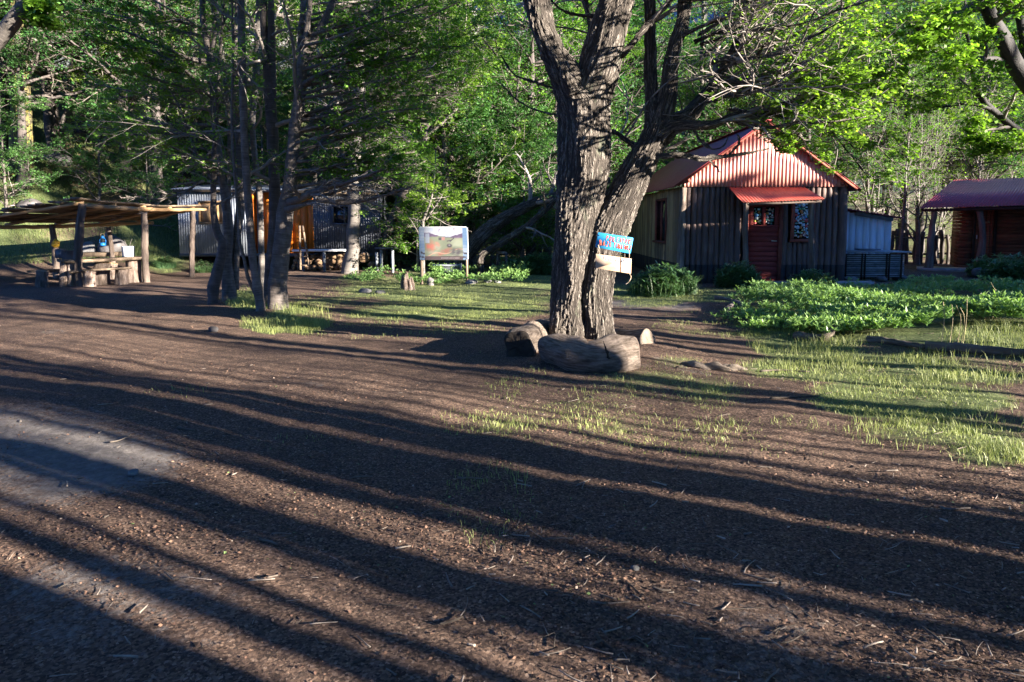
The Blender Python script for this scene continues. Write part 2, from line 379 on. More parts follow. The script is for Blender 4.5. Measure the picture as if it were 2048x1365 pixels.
# ------------------------------------------------------------------ growth
def frame_perp(T):
    ref = np.where(np.abs(T[..., 2:3]) > .9, np.array([1., 0, 0]), np.array([0, 0, 1.]))
    A = np.cross(T, ref); A /= np.linalg.norm(A, axis=-1, keepdims=True)+1e-9
    return A, np.cross(T, A)
def spawn(g, P, R, n, t0, t1, ang, L, K, wig=.15, up=0., rf=.6, flat=1., rmin=.0025, Labs=None, bias=None, bw=0.):
    N, Kp, _ = P.shape
    Lp = np.linalg.norm(np.diff(P, axis=1), axis=2).sum(1)
    t = t0+(t1-t0)*(np.arange(n)[None]+g.random((N, n)))/n
    x = t*(Kp-1); i = np.clip(x.astype(int), 0, Kp-2); fr = (x-i)[..., None]
    r_ = np.arange(N)[:, None]
    st = P[r_, i]*(1-fr)+P[r_, i+1]*fr
    T = P[r_, i+1]-P[r_, i]; T /= np.linalg.norm(T, axis=2, keepdims=True)+1e-9
    rp = R[r_, i]*(1-fr[..., 0])+R[r_, i+1]*fr[..., 0]
    A, B = frame_perp(T)
    az = g.random((N, 1))*6.28+np.arange(n)[None]*2.4+g.normal(size=(N, n))*.5
    a = ang*(1+.25*g.normal(size=(N, n)))
    D = np.cos(a)[..., None]*T+np.sin(a)[..., None]*(np.cos(az)[..., None]*A+np.sin(az)[..., None]*B)
    D[..., 2] *= flat
    if bias is not None: D = D+bw*np.array(bias)
    D /= np.linalg.norm(D, axis=2, keepdims=True)+1e-9
    if Labs is None: LL = Lp[:, None]*L*(1-.5*t)*(.65+.7*g.random((N, n)))
    else: LL = Labs*(.55+.8*g.random((N, n)))*(1-.35*t)
    M = N*n
    D = D.reshape(M, 3); st = st.reshape(M, 3); LL = LL.reshape(M); rp = rp.reshape(M)
    Q = np.zeros((M, K, 3)); Q[:, 0] = st; d = D.copy()
    for k in range(1, K):
        d = d+wig*g.normal(size=(M, 3))*[1, 1, .7]; d[:, 2] += up
        d /= np.linalg.norm(d, axis=1, keepdims=True)
        Q[:, k] = Q[:, k-1]+d*(LL/(K-1))[:, None]
    r0 = np.clip(rp*rf, rmin, .012+LL*.035)
    RR = r0[:, None]*np.linspace(1, .3, K)[None]
    RR = np.maximum(RR, rmin*.8)
    return Q, RR
def leaves(mb, g, P, m, l, w, spread, tilt=.45, tmin=.15, droop=0.):
    N, K, _ = P.shape
    t = tmin+(1-tmin)*g.random((N, m)); x = t*(K-1); i = np.clip(x.astype(int), 0, K-2); fr = (x-i)[..., None]
    r_ = np.arange(N)[:, None]
    c = P[r_, i]*(1-fr)+P[r_, i+1]*fr
    T = P[r_, i+1]-P[r_, i]; T /= np.linalg.norm(T, axis=2, keepdims=True)+1e-9
    up = np.array([0, 0, 1.])+.25*g.normal(size=(N, 1, 3))
    S = np.cross(T, up); S /= np.linalg.norm(S, axis=2, keepdims=True)+1e-9
    c = c+S*(g.normal(size=(N, m, 1))*spread)+g.normal(size=(N, m, 3))*spread*.3
    c[..., 2] -= droop*g.random((N, m))
    c = c.reshape(-1, 3); M = len(c)
    nrm = np.array([0, 0, 1.])+tilt*g.normal(size=(M, 3)); nrm /= np.linalg.norm(nrm, axis=1, keepdims=True)
    a = g.normal(size=(M, 3)); a -= (a*nrm).sum(1, keepdims=True)*nrm; a /= np.linalg.norm(a, axis=1, keepdims=True)
    b = np.cross(nrm, a); s = (.6+.7*g.random((M, 1)))
    V = np.stack([c-a*l*s/2, c+b*w*s/2+nrm*l*.1, c+a*l*s/2, c-b*w*s/2+nrm*l*.1], 1).reshape(-1, 3)
    mb.add(V, [np.arange(M*4).reshape(-1, 4)], tint=np.repeat(g.random(M), 4))
def make_tree(name, seed, H, r0, clear, barkm, leafm, limbs=16, limbL=.34, lang=1.1, up=.05, nb=7, nt=7, ml=28, leaf=(.075, .05), lean=(0, 0), twigs=True, label='', cat='tree', group=None, spread=.09, tz=1.0, wig=.06, leafcut=None, nt2=0):
    g = np.random.default_rng(seed)
    root = thing(name, (0, 0, 0), label, cat, group)
    K = 14
    z = np.linspace(-.3, H, K)
    P = np.stack([lean[0]*z*z/H+np.cumsum(g.normal(size=K))*wig*H*.05, lean[1]*z*z/H+np.cumsum(g.normal(size=K))*wig*H*.05, z], 1)
    P[:, :2] -= P[0, :2]
    R = r0*(1-.85*(np.clip(z, 0, H)/H)**.9); R[0] *= 1.5; R[1] *= 1.05
    tr = MB(); Ps, Rs = resample(P, R, 40)
    tubes(tr, Ps[None], Rs[None], 12, lump=.035, seed=seed)
    Pl, Rl = spawn(g, Ps[None], Rs[None], limbs, clear, .98, lang, limbL, 9, .13, up, .55, 1)
    cr_w = MB(); tubes(tr, Pl, Rl, 6, lump=.03, seed=seed)
    Pb, Rb = spawn(g, Pl, Rl, nb, .2, .98, .85, .5, 7, .16, up*.7, .6, .55)
    tubes(cr_w, Pb, Rb, 4, flat_end=False)
    Pt, Rt = spawn(g, Pb, Rb, nt, .12, 1, .8, .5, 4, .18, 0., .6, .45, rmin=.003)
    tubes(cr_w, Pt, Rt, 3, flat_end=False)
    trunk = tr.build('trunk', barkm, root, sm=True)
    cr_w.build('branches', MT['twig'] if barkm is not MT['darkbark'] else MT['twigdark'], root)
    cr = MB()
    if ml: leaves(cr, g, Pt, ml, leaf[0], leaf[1], spread); leaves(cr, g, Pb, ml//2, leaf[0], leaf[1], spread, tmin=.4)
    if ml: cr.build('crown', leafm, root)
    return root
def copy_tree(root, loc, rz, sc, label=None, group=None, hide=None):
    r = root.copy(); COL.objects.link(r); r.location = loc; r.rotation_euler = (random.uniform(-.05, .05), random.uniform(-.05, .05), rz); r.scale = (sc, sc, sc*random.uniform(.92, 1.12))
    for ch in list(root.children):
        c = ch.copy(); COL.objects.link(c); c.parent = r
    if label: r['label'] = label
    if group: r['group'] = group
    return r
def kids(o): return [c for c in bpy.data.objects if c.parent == o]
# ------------------------------------------------------------------ light, sky, camera
SUN_AZ = math.radians(62.5); SUN_EL = math.radians(14.0)
Ld = np.array([-math.sin(SUN_AZ)*math.cos(SUN_EL), math.cos(SUN_AZ)*math.cos(SUN_EL), -math.sin(SUN_EL)])   # light travels this way
Sd = -Ld
from mathutils import Vector, Matrix
sl = bpy.data.lights.new('sun', 'SUN'); sl.energy = 5.0; sl.angle = math.radians(.53); sl.color = (1, .90, .78)
so = bpy.data.objects.new('sun', sl); link(so); so.rotation_euler = Vector(Sd).to_track_quat('Z', 'Y').to_euler(); so.location = (30, -15, 20)
w = bpy.data.worlds.new('World'); SC.world = w; w.use_nodes = True
nt = w.node_tree; bg = nt.nodes['Background']; sky = nt.nodes.new('ShaderNodeTexSky'); sky.sky_type = 'NISHITA'; sky.sun_disc = False
sky.sun_elevation = SUN_EL; sky.sun_rotation = math.atan2(Sd[0], Sd[1]); sky.air_density = .8; sky.dust_density = .0; sky.ozone_density = 7.0
tn = nt.nodes.new('ShaderNodeMix'); tn.data_type = 'RGBA'; tn.blend_type = 'MULTIPLY'; tn.inputs[0].default_value = 1; tn.inputs[7].default_value = (.78, .93, 1.25, 1)
nt.links.new(sky.outputs[0], tn.inputs[6]); nt.links.new(tn.outputs[2], bg.inputs['Color']); bg.inputs['Strength'].default_value = .05
cam = bpy.data.cameras.new('camera'); co = bpy.data.objects.new('camera', cam); link(co)
cam.sensor_width = 36; cam.shift_y = -(682.5-CY)/2048; cam.lens = F/2048*36; cam.clip_end = 4000; cam.clip_start = .05
co.location = (0, 0, CH); co.rotation_euler = (math.pi/2-PITCH, 0, 0); SC.camera = co
SC.view_settings.view_transform = 'Standard'; SC.view_settings.look = 'None'; SC.view_settings.exposure = EXPO; SC.view_settings.gamma = 1
SC.view_settings.use_curve_mapping = False
SC.cycles.max_bounces = 6; SC.cycles.diffuse_bounces = 3; SC.cycles.glossy_bounces = 2; SC.cycles.transmission_bounces = 3
SC.cycles.use_denoising = True
SC.cycles.caustics_reflective = False; SC.cycles.caustics_refractive = False

# ------------------------------------------------------------------ where grass and herbs grow (ground areas)
# (px, py, rx, ry, cover, blade height): centre and size of each patch as found on the photographed ground
GRASS = [(840, 612, 270, 34, 1.3, .05), (900, 585, 240, 22, 1.4, .07), (1060, 565, 180, 50, 1.5, .06), (690, 600, 90, 14, .6, .08),
         (505, 600, 55, 20, 1.6, .16), (600, 640, 66, 26, 2.2, .19), (540, 655, 40, 14, 1.6, .14), (495, 652, 16, 8, .8, .14), (560, 655, 60, 12, .8, .10), (640, 640, 40, 14, .6, .1),
         (1240, 785, 250, 50, .8, .035), (1150, 845, 260, 46, .6, .03), (1350, 870, 200, 34, .55, .035), (980, 1010, 90, 80, .22, .045), (1100, 745, 60, 10, .5, .1), (1350, 725, 60, 14, .5, .06),
         (1460, 650, 150, 30, .5, .06), (1800, 735, 300, 34, 1.8, .10), (1640, 690, 130, 36, 1.8, .15), (1990, 710, 120, 60, 1.9, .17), (1580, 660, 110, 30, 1.3, .07),
         (1830, 800, 200, 38, 1.6, .06), (1700, 780, 80, 22, .7, .08), (1900, 860, 200, 40, .5, .09), (1990, 900, 110, 40, .6, .08), (1600, 850, 60, 18, .4, .06), (1500, 905, 160, 16, .25, .05),
         (1290, 590, 90, 26, 1.4, .07), (1500, 590, 260, 16, 1.3, .08), (1850, 570, 200, 18, .8, .05), (330, 520, 60, 28, 1., .16), (410, 530, 40, 16, .8, .16), (730, 560, 60, 14, .6, .1),
         (1000, 700, 60, 12, .12, .04), (350, 780, 60, 20, .12, .04), (560, 880, 120, 12, .06, .04), (800, 660, 200, 20, .4, .04), (770, 640, 160, 16, .4, .04),
         (120, 470, 400, 60, .9, .14)]
HERB = [(1760, 700, 60, 12, .5), (1950, 720, 120, 16, .5), (1700, 668, 160, 16, .9), (1880, 672, 200, 20, 1.0), (2020, 680, 60, 22, 1.0), (1560, 625, 90, 22, 1.0), (1640, 640, 190, 34, 1.0), (1850, 650, 240, 48, 1.0), (1990, 640, 110, 60, 1.0), (1800, 605, 260, 26, 1.0), (1600, 600, 130, 14, .8), (2040, 600, 60, 30, 1.),
        (900, 555, 110, 18, 1.), (760, 565, 70, 14, .7), (1000, 560, 70, 16, .7)]
def ell(px, py, E, col):
    out = np.zeros_like(px); hh = np.zeros_like(px)
    for e in E:
        q = ((px-e[0])/e[2])**2+((py-e[1])/e[3])**2
        a = e[4]*np.clip(1.35-q, 0, 1)
        if col: hh = np.where(a > out, e[5], hh)
        out = np.maximum(out, a)
    return (out, hh) if col else out
def vnoise(x, y, s=1.0, seed=0):
    g = np.random.default_rng(seed); r = 0; a = 1; tot = 0
    for o in range(5):
        for q in range(3):
            an = g.random()*6.28; f = s*(1.9**o)*(.8+.4*g.random())
            r = r+a*np.sin(f*(x*np.cos(an)+y*np.sin(an))+g.random()*6.28); tot += a
        a *= .65
    return r/tot*1.9
def grass_cover(x, y):
    z = hgt(x, y); px, py, dep = proj(x, y, z)
    m, hh = ell(px, py, GRASS, True)
    m = np.where(y < 1.5, 0, m)
    s = -.755*(x+15)+.656*(y-16)
    hill = (hgt(x, y) > .35) & (y > 9)
    m = np.where(hill, np.maximum(m, .75), m); hh = np.where(hill & (hh < .05), .12, hh)
    far = smooth(24, 28, y)*.7; m = np.maximum(m, far); hh = np.maximum(hh, .06)
    m = m*(.75+.6*vnoise(x, y, 1.7, 3))
    return np.clip(m, 0, 2.0), hh
def herb_cover(x, y):
    z = hgt(x, y); px, py, dep = proj(x, y, z)
    return np.where(y < 5, 0, ell(px, py, HERB, False))
def bare_cover(x, y, z):
    px, py, dep = proj(x, y, z)
    b = np.maximum(np.clip(1.2-((px-80)/330)**2-((py-920)/120)**2, 0, 1), np.clip(1.2-((px-250)/330)**2-((py-1230)/150)**2, 0, 1))
    b = np.maximum(b, .9*np.clip(1.2-((px-1310)/120)**2-((py-610)/22)**2, 0, 1))
    b = np.where(y < .5, 0, b)*(.7+.5*vnoise(x, y, 1.1, 5))
    return np.clip(np.maximum(b, np.clip(1.2*vnoise(x, y, 1.3, 91)-.6, 0, .35)), 0, 1)
# ------------------------------------------------------------------ ground: one sheet out to the horizon
def ground():
    def axis(lo, hi, mid0, mid1, d, gr):
        a = list(np.arange(mid0, mid1+1e-6, d)); s = d
        while a[-1] < hi: s *= gr; a.append(a[-1]+s)
        s = d
        while a[0] > lo: s *= gr; a.insert(0, a[0]-s)
        return np.array(a)
    xs = axis(-1500, 1500, -11, 11, .055, 1.09); ys = axis(-300, 1500, 1.2, 20, .055, 1.07)
    X, Y = np.meshgrid(xs, ys); X = X.ravel(); Y = Y.ravel()
    Z = hgt(X, Y)
    near = (np.abs(X) < 14) & (Y < 24)
    gc, hh = grass_cover(X, Y); hc = herb_cover(X, Y)
    Z = Z+np.where(near, .010*vnoise(X, Y, 5., 8)+.006*vnoise(X, Y, 17., 9), 0)
    Z = np.where(Y > 130, Z-(Y-130)*.0, Z)
    n = len(xs); m = len(ys)
    i = np.arange(m-1)[:, None]*n+np.arange(n-1)[None]
    f = np.stack([i, i+1, i+1+n, i+n], -1).reshape(-1, 4)
    # bare trodden earth where no litter lies
    bare = bare_cover(X, Y, Z)
    mb = MB(); mb.add(np.stack([X, Y, Z], 1), [f], grass=np.maximum(np.minimum(gc, 1.2), hc*.9), bare=np.clip(bare, 0, 1))
    m_, nt, b, out = mat_base('forest_floor')
    v = nd(nt, 'ShaderNodeTexCoord').outputs['Object']
    vo = nd(nt, 'ShaderNodeTexVoronoi'); vo.inputs['Scale'].default_value = 95; vo.inputs['Randomness'].default_value = 1; nt.links.new(v, vo.inputs['Vector'])
    sep = nd(nt, 'ShaderNodeSeparateColor'); nt.links.new(vo.outputs['Color'], sep.inputs[0])
    chips = ramp(nt, sep.outputs[0], [(0, (.030, .02, .015)), (.35, (.082, .053, .039)), (.7, (.15, .098, .069)), (.93, (.22, .15, .105)), (1, (.30, .22, .165))])
    n2 = noise(nt, v, 1.3, 6, .65); n3 = noise(nt, v, 22, 6, .75)
    chips = mixc(nt, .6, chips, ramp(nt, n2, [(.3, (.55, .5, .48)), (.7, (1.2, 1.1, 1.05))]), 'MULTIPLY')
    earth = ramp(nt, n3, [(.25, (.085, .076, .07)), (.55, (.165, .148, .137)), (.8, (.26, .24, .22))])
    ba = nd(nt, 'ShaderNodeAttribute', attribute_name='bare').outputs['Fac']
    bf = ramp(nt, math_(nt, 'ADD', ba, math_(nt, 'MULTIPLY', math_(nt, 'SUBTRACT', n3, .5), 1.0)), [(.3, (.12, .12, .12)), (.6, (1, 1, 1))])
    c = mixc(nt, bf, chips, earth)
    ga = nd(nt, 'ShaderNodeAttribute', attribute_name='grass').outputs['Fac']
    gf = ramp(nt, math_(nt, 'ADD', ga, math_(nt, 'MULTIPLY', math_(nt, 'SUBTRACT', n3, .5), 1.1)), [(.3, (0, 0, 0)), (.75, (.9, .9, .9))])
    gcol = ramp(nt, noise(nt, v, 30, 5, .7), [(.3, (.05, .07, .028)), (.55, (.12, .16, .06)), (.75, (.28, .26, .14))])
    c = mixc(nt, gf, c, gcol)
    nt.links.new(c, b.inputs['Base Color']); b.inputs['Roughness'].default_value = .95; b.inputs['Specular IOR Level'].default_value = .12
    hsum = math_(nt, 'ADD', math_(nt, 'MULTIPLY', sep.outputs[1], .5), n3)
    bump(nt, b, hsum, .9, .012)
    o = mb.build('ground', m_, sm=True); o['kind'] = 'structure'
    return o
ground()
# mountains beyond the forest
def mountain():
    xs = np.linspace(-1500, 1500, 300); ys = np.linspace(160, 1400, 150)
    X, Y = np.meshgrid(xs, ys); 
    r = np.clip((Y-260)/700, 0, 1)
    Z = 430*r**.9*(1+.35*vnoise(X, Y, .006, 4))*(1-smooth(900, 1400, Y)*.2)+28*vnoise(X, Y, .03, 6)*np.minimum(1, r*5)+9*vnoise(X, Y, .09, 7)*np.minimum(1, r*5)
    Z = Z+360*np.exp(-((X-540-.3*(Y-500))/190)**2)*smooth(170, 330, Y)*(1+.12*vnoise(X, Y, .012, 14))  # unseen side ridge added to shade the mountain face
    Z = Z-3
    n = len(xs); m = len(ys); i = np.arange(m-1)[:, None]*n+np.arange(n-1)[None]
    f = np.stack([i, i+1, i+1+n, i+n], -1).reshape(-1, 4)
    mb = MB(); mb.add(np.stack([X.ravel(), Y.ravel(), Z.ravel()], 1), [f])
    m_, nt, b, out = mat_base('mountain_rock')
    v = nd(nt, 'ShaderNodeTexCoord').outputs['Object']; sx = nd(nt, 'ShaderNodeSeparateXYZ'); nt.links.new(v, sx.inputs[0])
    n1 = noise(nt, v, .02, 8, .7); n2 = noise(nt, v, .12, 6, .7)
    hf = math_(nt, 'ADD', math_(nt, 'DIVIDE', sx.outputs[2], 300), math_(nt, 'MULTIPLY', math_(nt, 'SUBTRACT', n1, .5), .7))
    c = ramp(nt, hf, [(.12, (.03, .045, .03)), (.3, (.07, .08, .07)), (.45, (.20, .19, .19)), (.75, (.30, .28, .28))])
    sn = ramp(nt, math_(nt, 'ADD', hf, math_(nt, 'MULTIPLY', math_(nt, 'SUBTRACT', n2, .5), 1.0)), [(.70, (0, 0, 0)), (.78, (1, 1, 1))])
    c = mixc(nt, sn, c, (.85, .87, .9))
    nt.links.new(c, b.inputs['Base Color']); b.inputs['Roughness'].default_value = .9
    o = mb.build('mountain', m_, sm=True); o['kind'] = 'structure'
mountain()

# ------------------------------------------------------------------ ground scatter
def in_view(x, y, z, mg=60):
    px, py, dep = proj(x, y, z)
    return (dep > .3) & (px > -mg) & (px < 2048+mg) & (py > -mg) & (py < 1365+mg)
def blades(mb, x, y, h, g, wid=.006, lean=.45):
    n = len(x); z = hgt(x, y)
    az = g.random(n)*6.28; d = np.stack([np.cos(az), np.sin(az), 0*az], 1); s = np.stack([-np.sin(az), np.cos(az), 0*az], 1)
    s = np.stack([np.cos(az+1.2), np.sin(az+1.2)*.5, 0*az], 1)
    b0 = np.stack([x, y, z-.01], 1); ln = (lean*g.random(n)*h)[:, None]; w_ = (wid*(.6+.8*g.random(n)))[:, None]
    m = b0+d*ln*.35+np.array([0, 0, 1])*(h*.6)[:, None]; t = b0+d*ln+np.array([0, 0, 1])*(h*(1-.25*g.random(n)))[:, None]
    V = np.stack([b0-s*w_, b0+s*w_, m+s*w_*.8, m-s*w_*.8, t], 1).reshape(-1, 3)
    i = np.arange(n)[:, None]*5
    mb.add(V, [i+np.array([[0, 1, 2, 3]]), i+np.array([[3, 2, 4]])], tint=np.repeat(g.random(n), 5))
def scatter(n, x0, x1, y0, y1, g, power=1.0):
    """points with density falling with distance (uniform in the picture, roughly)"""
    u = g.random(n); y = 1/((1/y0)*(1-u)+(1/y1)*u)
    x = (g.random(n)*2-1)*(.80*y+.4)
    return x, y
g = np.random.default_rng(21)
def grass():
    mb = MB()
    for (n, y0, y1) in ((620000, 2.0, 14), (300000, 9, 26)):
        x, y = scatter(n, 0, 0, y0, y1, g)
        c, hh = grass_cover(x, y)
        c = c*np.clip(.22+1.15*np.clip(vnoise(x, y, 7, 31)+.35, 0, 1.2), 0, 1.2)*1.25
        k = g.random(n) < np.clip(c, 0, 1)*.85
        x, y, hh = x[k], y[k], hh[k]
        blades(mb, x, y, hh*(.3+.9*g.random(len(x)))*(.75+.6*np.clip(vnoise(x, y, 6, 33), -.6, 1)), g, wid=.0019, lean=.8)
    o = mb.build('grass', MT['grass']); o['kind'] = 'stuff'; tag(o, 'green and straw coloured grass growing in patches over the clearing', 'grass')
grass()
def hillgrass():
    mb = MB(); n = 220000
    x = -22+21*g.random(n); y = 13+22*g.random(n)
    z = hgt(x, y); k = (z > .3) & in_view(x, y, z) & (vnoise(x, y, 1.2, 44)+.9*g.random(n) > .25)
    x, y = x[k], y[k]
    blades(mb, x, y, .07+.16*g.random(len(x))*(1+vnoise(x, y, 1.5, 45)), g, wid=.007, lean=.9)
    o = mb.build('hillside_grass', MT['bankgrass']); o['kind'] = 'stuff'; tag(o, 'grass and low growth covering the steep bank behind the shelter', 'grass')
hillgrass()
def litter():
    mb = MB(); n = 130000
    x, y = scatter(n, 0, 0, 1.85, 13, g)
    z = hgt(x, y)+.010*vnoise(x, y, 5., 8)+.006*vnoise(x, y, 17., 9); px, py, dep = proj(x, y, z)
    bare = bare_cover(x, y, z)
    k = g.random(n) < (1-.85*bare)*np.clip(.42+.95*vnoise(x, y, 1.6, 12), .06, 1)
    x, y, z = x[k], y[k], z[k]; n = len(x)
    az = g.random(n)*6.28; sz = (.0036+.0068*g.random(n)**2)*(1+.03*y)
    nrm = np.stack([.5*g.normal(size=n), .5*g.normal(size=n), np.ones(n)], 1); nrm /= np.linalg.norm(nrm, axis=1, keepdims=True)
    a = np.stack([np.cos(az), np.sin(az), 0*az], 1); a -= (a*nrm).sum(1, keepdims=True)*nrm; b = np.cross(nrm, a)
    c = np.stack([x, y, z+.003+.005*g.random(n)], 1); l = sz[:, None]; ww = l*(.35+.5*g.random((n, 1)))
    V = np.stack([c-a*l, c+b*ww+nrm*l*.25, c+a*l, c-b*ww+nrm*l*.1], 1).reshape(-1, 3)
    # dry leaf colours: browns, some pale, few green
    pal = np.array([(0.065, 0.037, 0.026), (0.121, 0.066, 0.044), (0.186, 0.107, 0.068), (0.262, 0.162, 0.107), (0.094, 0.061, 0.046), (0.363, 0.279, 0.210), (0.160, 0.228, 0.076)])
    ci = g.choice(7, n, p=[.26, .30, .22, .085, .115, .012, .008]); colr = np.ones((n, 4)); colr[:, :3] = pal[ci]*(.75+.5*g.random((n, 1)))
    mb.add(V, [np.arange(n*4).reshape(-1, 4)], col=np.repeat(colr, 4, 0))
    m_ = colored('dry_leaf_litter', .85)
    o = mb.build('leaf_litter', m_); o['kind'] = 'stuff'; tag(o, 'small reddish brown dry leaves littering the trodden ground', 'leaf litter')
litter()
def twigs():
    mb = MB(); n = 1300
    x, y = scatter(n, 0, 0, 1.9, 12, g)
    px, py, dep = proj(x, y, hgt(x, y))
    w_ = .25+.9*np.exp(-((px-1450)/420)**2-((py-1080)/140)**2)+.35*(px > 900)
    k = g.random(n) < w_; x, y = x[k], y[k]; n = len(x)
    L = .025+.10*g.random(n)**3+.02*g.random(n); az = g.random(n)*3.14
    K = 5; P = np.zeros((n, K, 3)); d = az.copy()
    P[:, 0, 0] = x; P[:, 0, 1] = y
    for i in range(1, K):
        d += .10*g.normal(size=n); P[:, i, 0] = P[:, i-1, 0]+np.cos(d)*L/(K-1); P[:, i, 1] = P[:, i-1, 1]+np.sin(d)*L/(K-1)
    r = .0015+.0035*g.random(n)**2
    P[:, :, 2] = hgt(P[:, :, 0], P[:, :, 1])+.012+r[:, None]*.5
    tubes(mb, P, r[:, None]*np.linspace(1, .6, K)[None], 5)
    m_ = surf('pale_dry_twig', [(.3, (.10, .08, .065)), (.7, (.32, .27, .22))], 10, bs=.3, tintvar=.7)
    o = mb.build('twigs', m_); o['kind'] = 'stuff'; tag(o, 'bits of pale dry twig strewn over the foreground dirt', 'twigs')
twigs()
# the larger fallen sticks, one by one: (points in the photo, half width)
STK = [([(1085, 1083), (1115, 1081), (1146, 1082)], 3, 'straight pale stick lying at the foot of the long shadow, in mid foreground'),
       ([(1252, 1170), (1268, 1182), (1285, 1200)], 3.2, 'dark bent stick on bare earth beside the pale wood chip'),
       ([(1305, 1180), (1325, 1186), (1342, 1186)], 4, 'pale flat wood chip lying in a sunlit strip of earth'),
       ([(1183, 1209), (1215, 1213), (1260, 1209)], 3, 'long grey stick with a stub, lying in shade in the foreground'),
       ([(1192, 1276), (1206, 1290), (1215, 1298), (1224, 1304)], 6, 'thick forked piece of root in the front centre foreground'),
       ([(1244, 1282), (1268, 1283), (1292, 1296)], 4, 'curved dark stick beside the forked root'),
       ([(1108, 1300), (1112, 1275), (1128, 1262)], 2, 'thin upturned twig left of the forked root'),
       ([(1437, 1225), (1470, 1224), (1528, 1221)], 2, 'thin straight twig lying across the right foreground'),
       ([(1550, 1276), (1560, 1265), (1592, 1256)], 2.6, 'pale forked twig with raised tip in the right foreground'),
       ([(1560, 1293), (1585, 1287), (1618, 1266)], 3, 'long pale twig with a hooked end at lower right'),
       ([(1388, 1286), (1395, 1273), (1450, 1270)], 2, 'thin bent twig resting on leaf litter right of the forked root'),
       ([(915, 960), (940, 960), (966, 961)], 3, 'short straight grey stick left of the grassy patch'),
       ([(1332, 945), (1345, 949), (1355, 935)], 2, 'small elbow shaped twig in a sunny strip'),
       ([(880, 1255), (900, 1250), (926, 1240)], 4, 'short thick stick near the bottom centre of the clearing'),
       ([(1880, 1020), (1905, 1023), (1940, 1020)], 4, 'pale stick lying at the right edge of the clearing'),
       ([(1540, 800), (1580, 797), (1640, 795)], 3, 'grey stick lying between the two right hand grass patches'),
       ([(1520, 745), (1560, 743), (1620, 746)], 3, 'long thin stick at the front edge of the tall grass'),
       ([(355, 858), (372, 862), (390, 864)], 4, 'gnarled brown stick on the left slope of dirt'),
       ([(520, 1084), (540, 1088), (556, 1095)], 5, 'dark piece of root in the shaded left foreground'),
       ([(1100, 1100-10), (1080, 1078), (1060, 1064)], 1.6, 'thin twig pointing to the grassy patch in the middle foreground'),
       ([(220, 888), (240, 884), (262, 874)], 3, 'slim stick on pale earth at far left'),
       ([(700, 960), (720, 957), (745, 957)], 2.5, 'pale thin stick on dark earth left of centre')]
for pts, hw, lab in STK:
    W3 = [G(px, py, .012) for px, py in pts]; base = W3[0].copy(); base[2] -= .01
    dep = W3[0][1]
    r = hw/F*dep*.62
    mb = MB(); pole(mb, W3, [r*(1.1-.5*i/(len(W3)-1)) for i in range(len(W3))], 8, 14, .12, seed=len(lab))
    if 'forked' in lab or 'stub' in lab:
        a = W3[1]; b_ = a+np.array([-.35, -.35, .15])*max(.12, r*12)
        pole(mb, [a, (a+b_)/2+[.01, 0, .01], b_], [r*.9, r*.7, r*.4], 7, 8, .1, seed=3)
    m_ = MT['deadlog']
    o = mb.build('stick', m_, loc=base, sm=True); tag(o, lab, 'stick', 'fallen sticks on the dirt')
# loose stones
def rock(name, c, size, mat, label, seed, group=None, cat='stone', sink=.25, parent=None):
    g2 = np.random.default_rng(seed)
    n = 16; m = 12
    th = np.arange(n)/n*6.283; ph = np.linspace(0.02, math.pi-.02, m)
    T, Pp = np.meshgrid(th, ph); d = np.stack([np.cos(T)*np.sin(Pp), np.sin(T)*np.sin(Pp), np.cos(Pp)], -1).reshape(-1, 3)
    r = np.ones(len(d))
    for q in range(8):
        v = g2.normal(size=3); v /= np.linalg.norm(v); r = np.minimum(r, (.62+.3*g2.random())/np.maximum(d@v, .25))
    r *= 1+.05*np.sin(d@g2.normal(size=3)*7)+.03*np.sin(d@g2.normal(size=3)*13)
    V = d*r[:, None]*np.array(size)/2+np.array(c)+[0, 0, size[2]*(.5-sink)]
    i = np.arange(m-1)[:, None]*n; j = np.arange(n)[None]; j2 = (j+1) % n
    f = np.stack([i+j, i+n+j, i+n+j2, i+j2], -1).reshape(-1, 4)
    mb = MB(); mb.add(V, [f], tint=np.full(len(V), g2.random()))
    mb.add(V[:1], [np.zeros((0, 3), int)], tint=np.ones(1)) if False else None
    if parent is not None: return mb.build(name, mat, parent, sm=False)
    o = mb.build(name, mat, loc=c); return tag(o, label, cat, group)
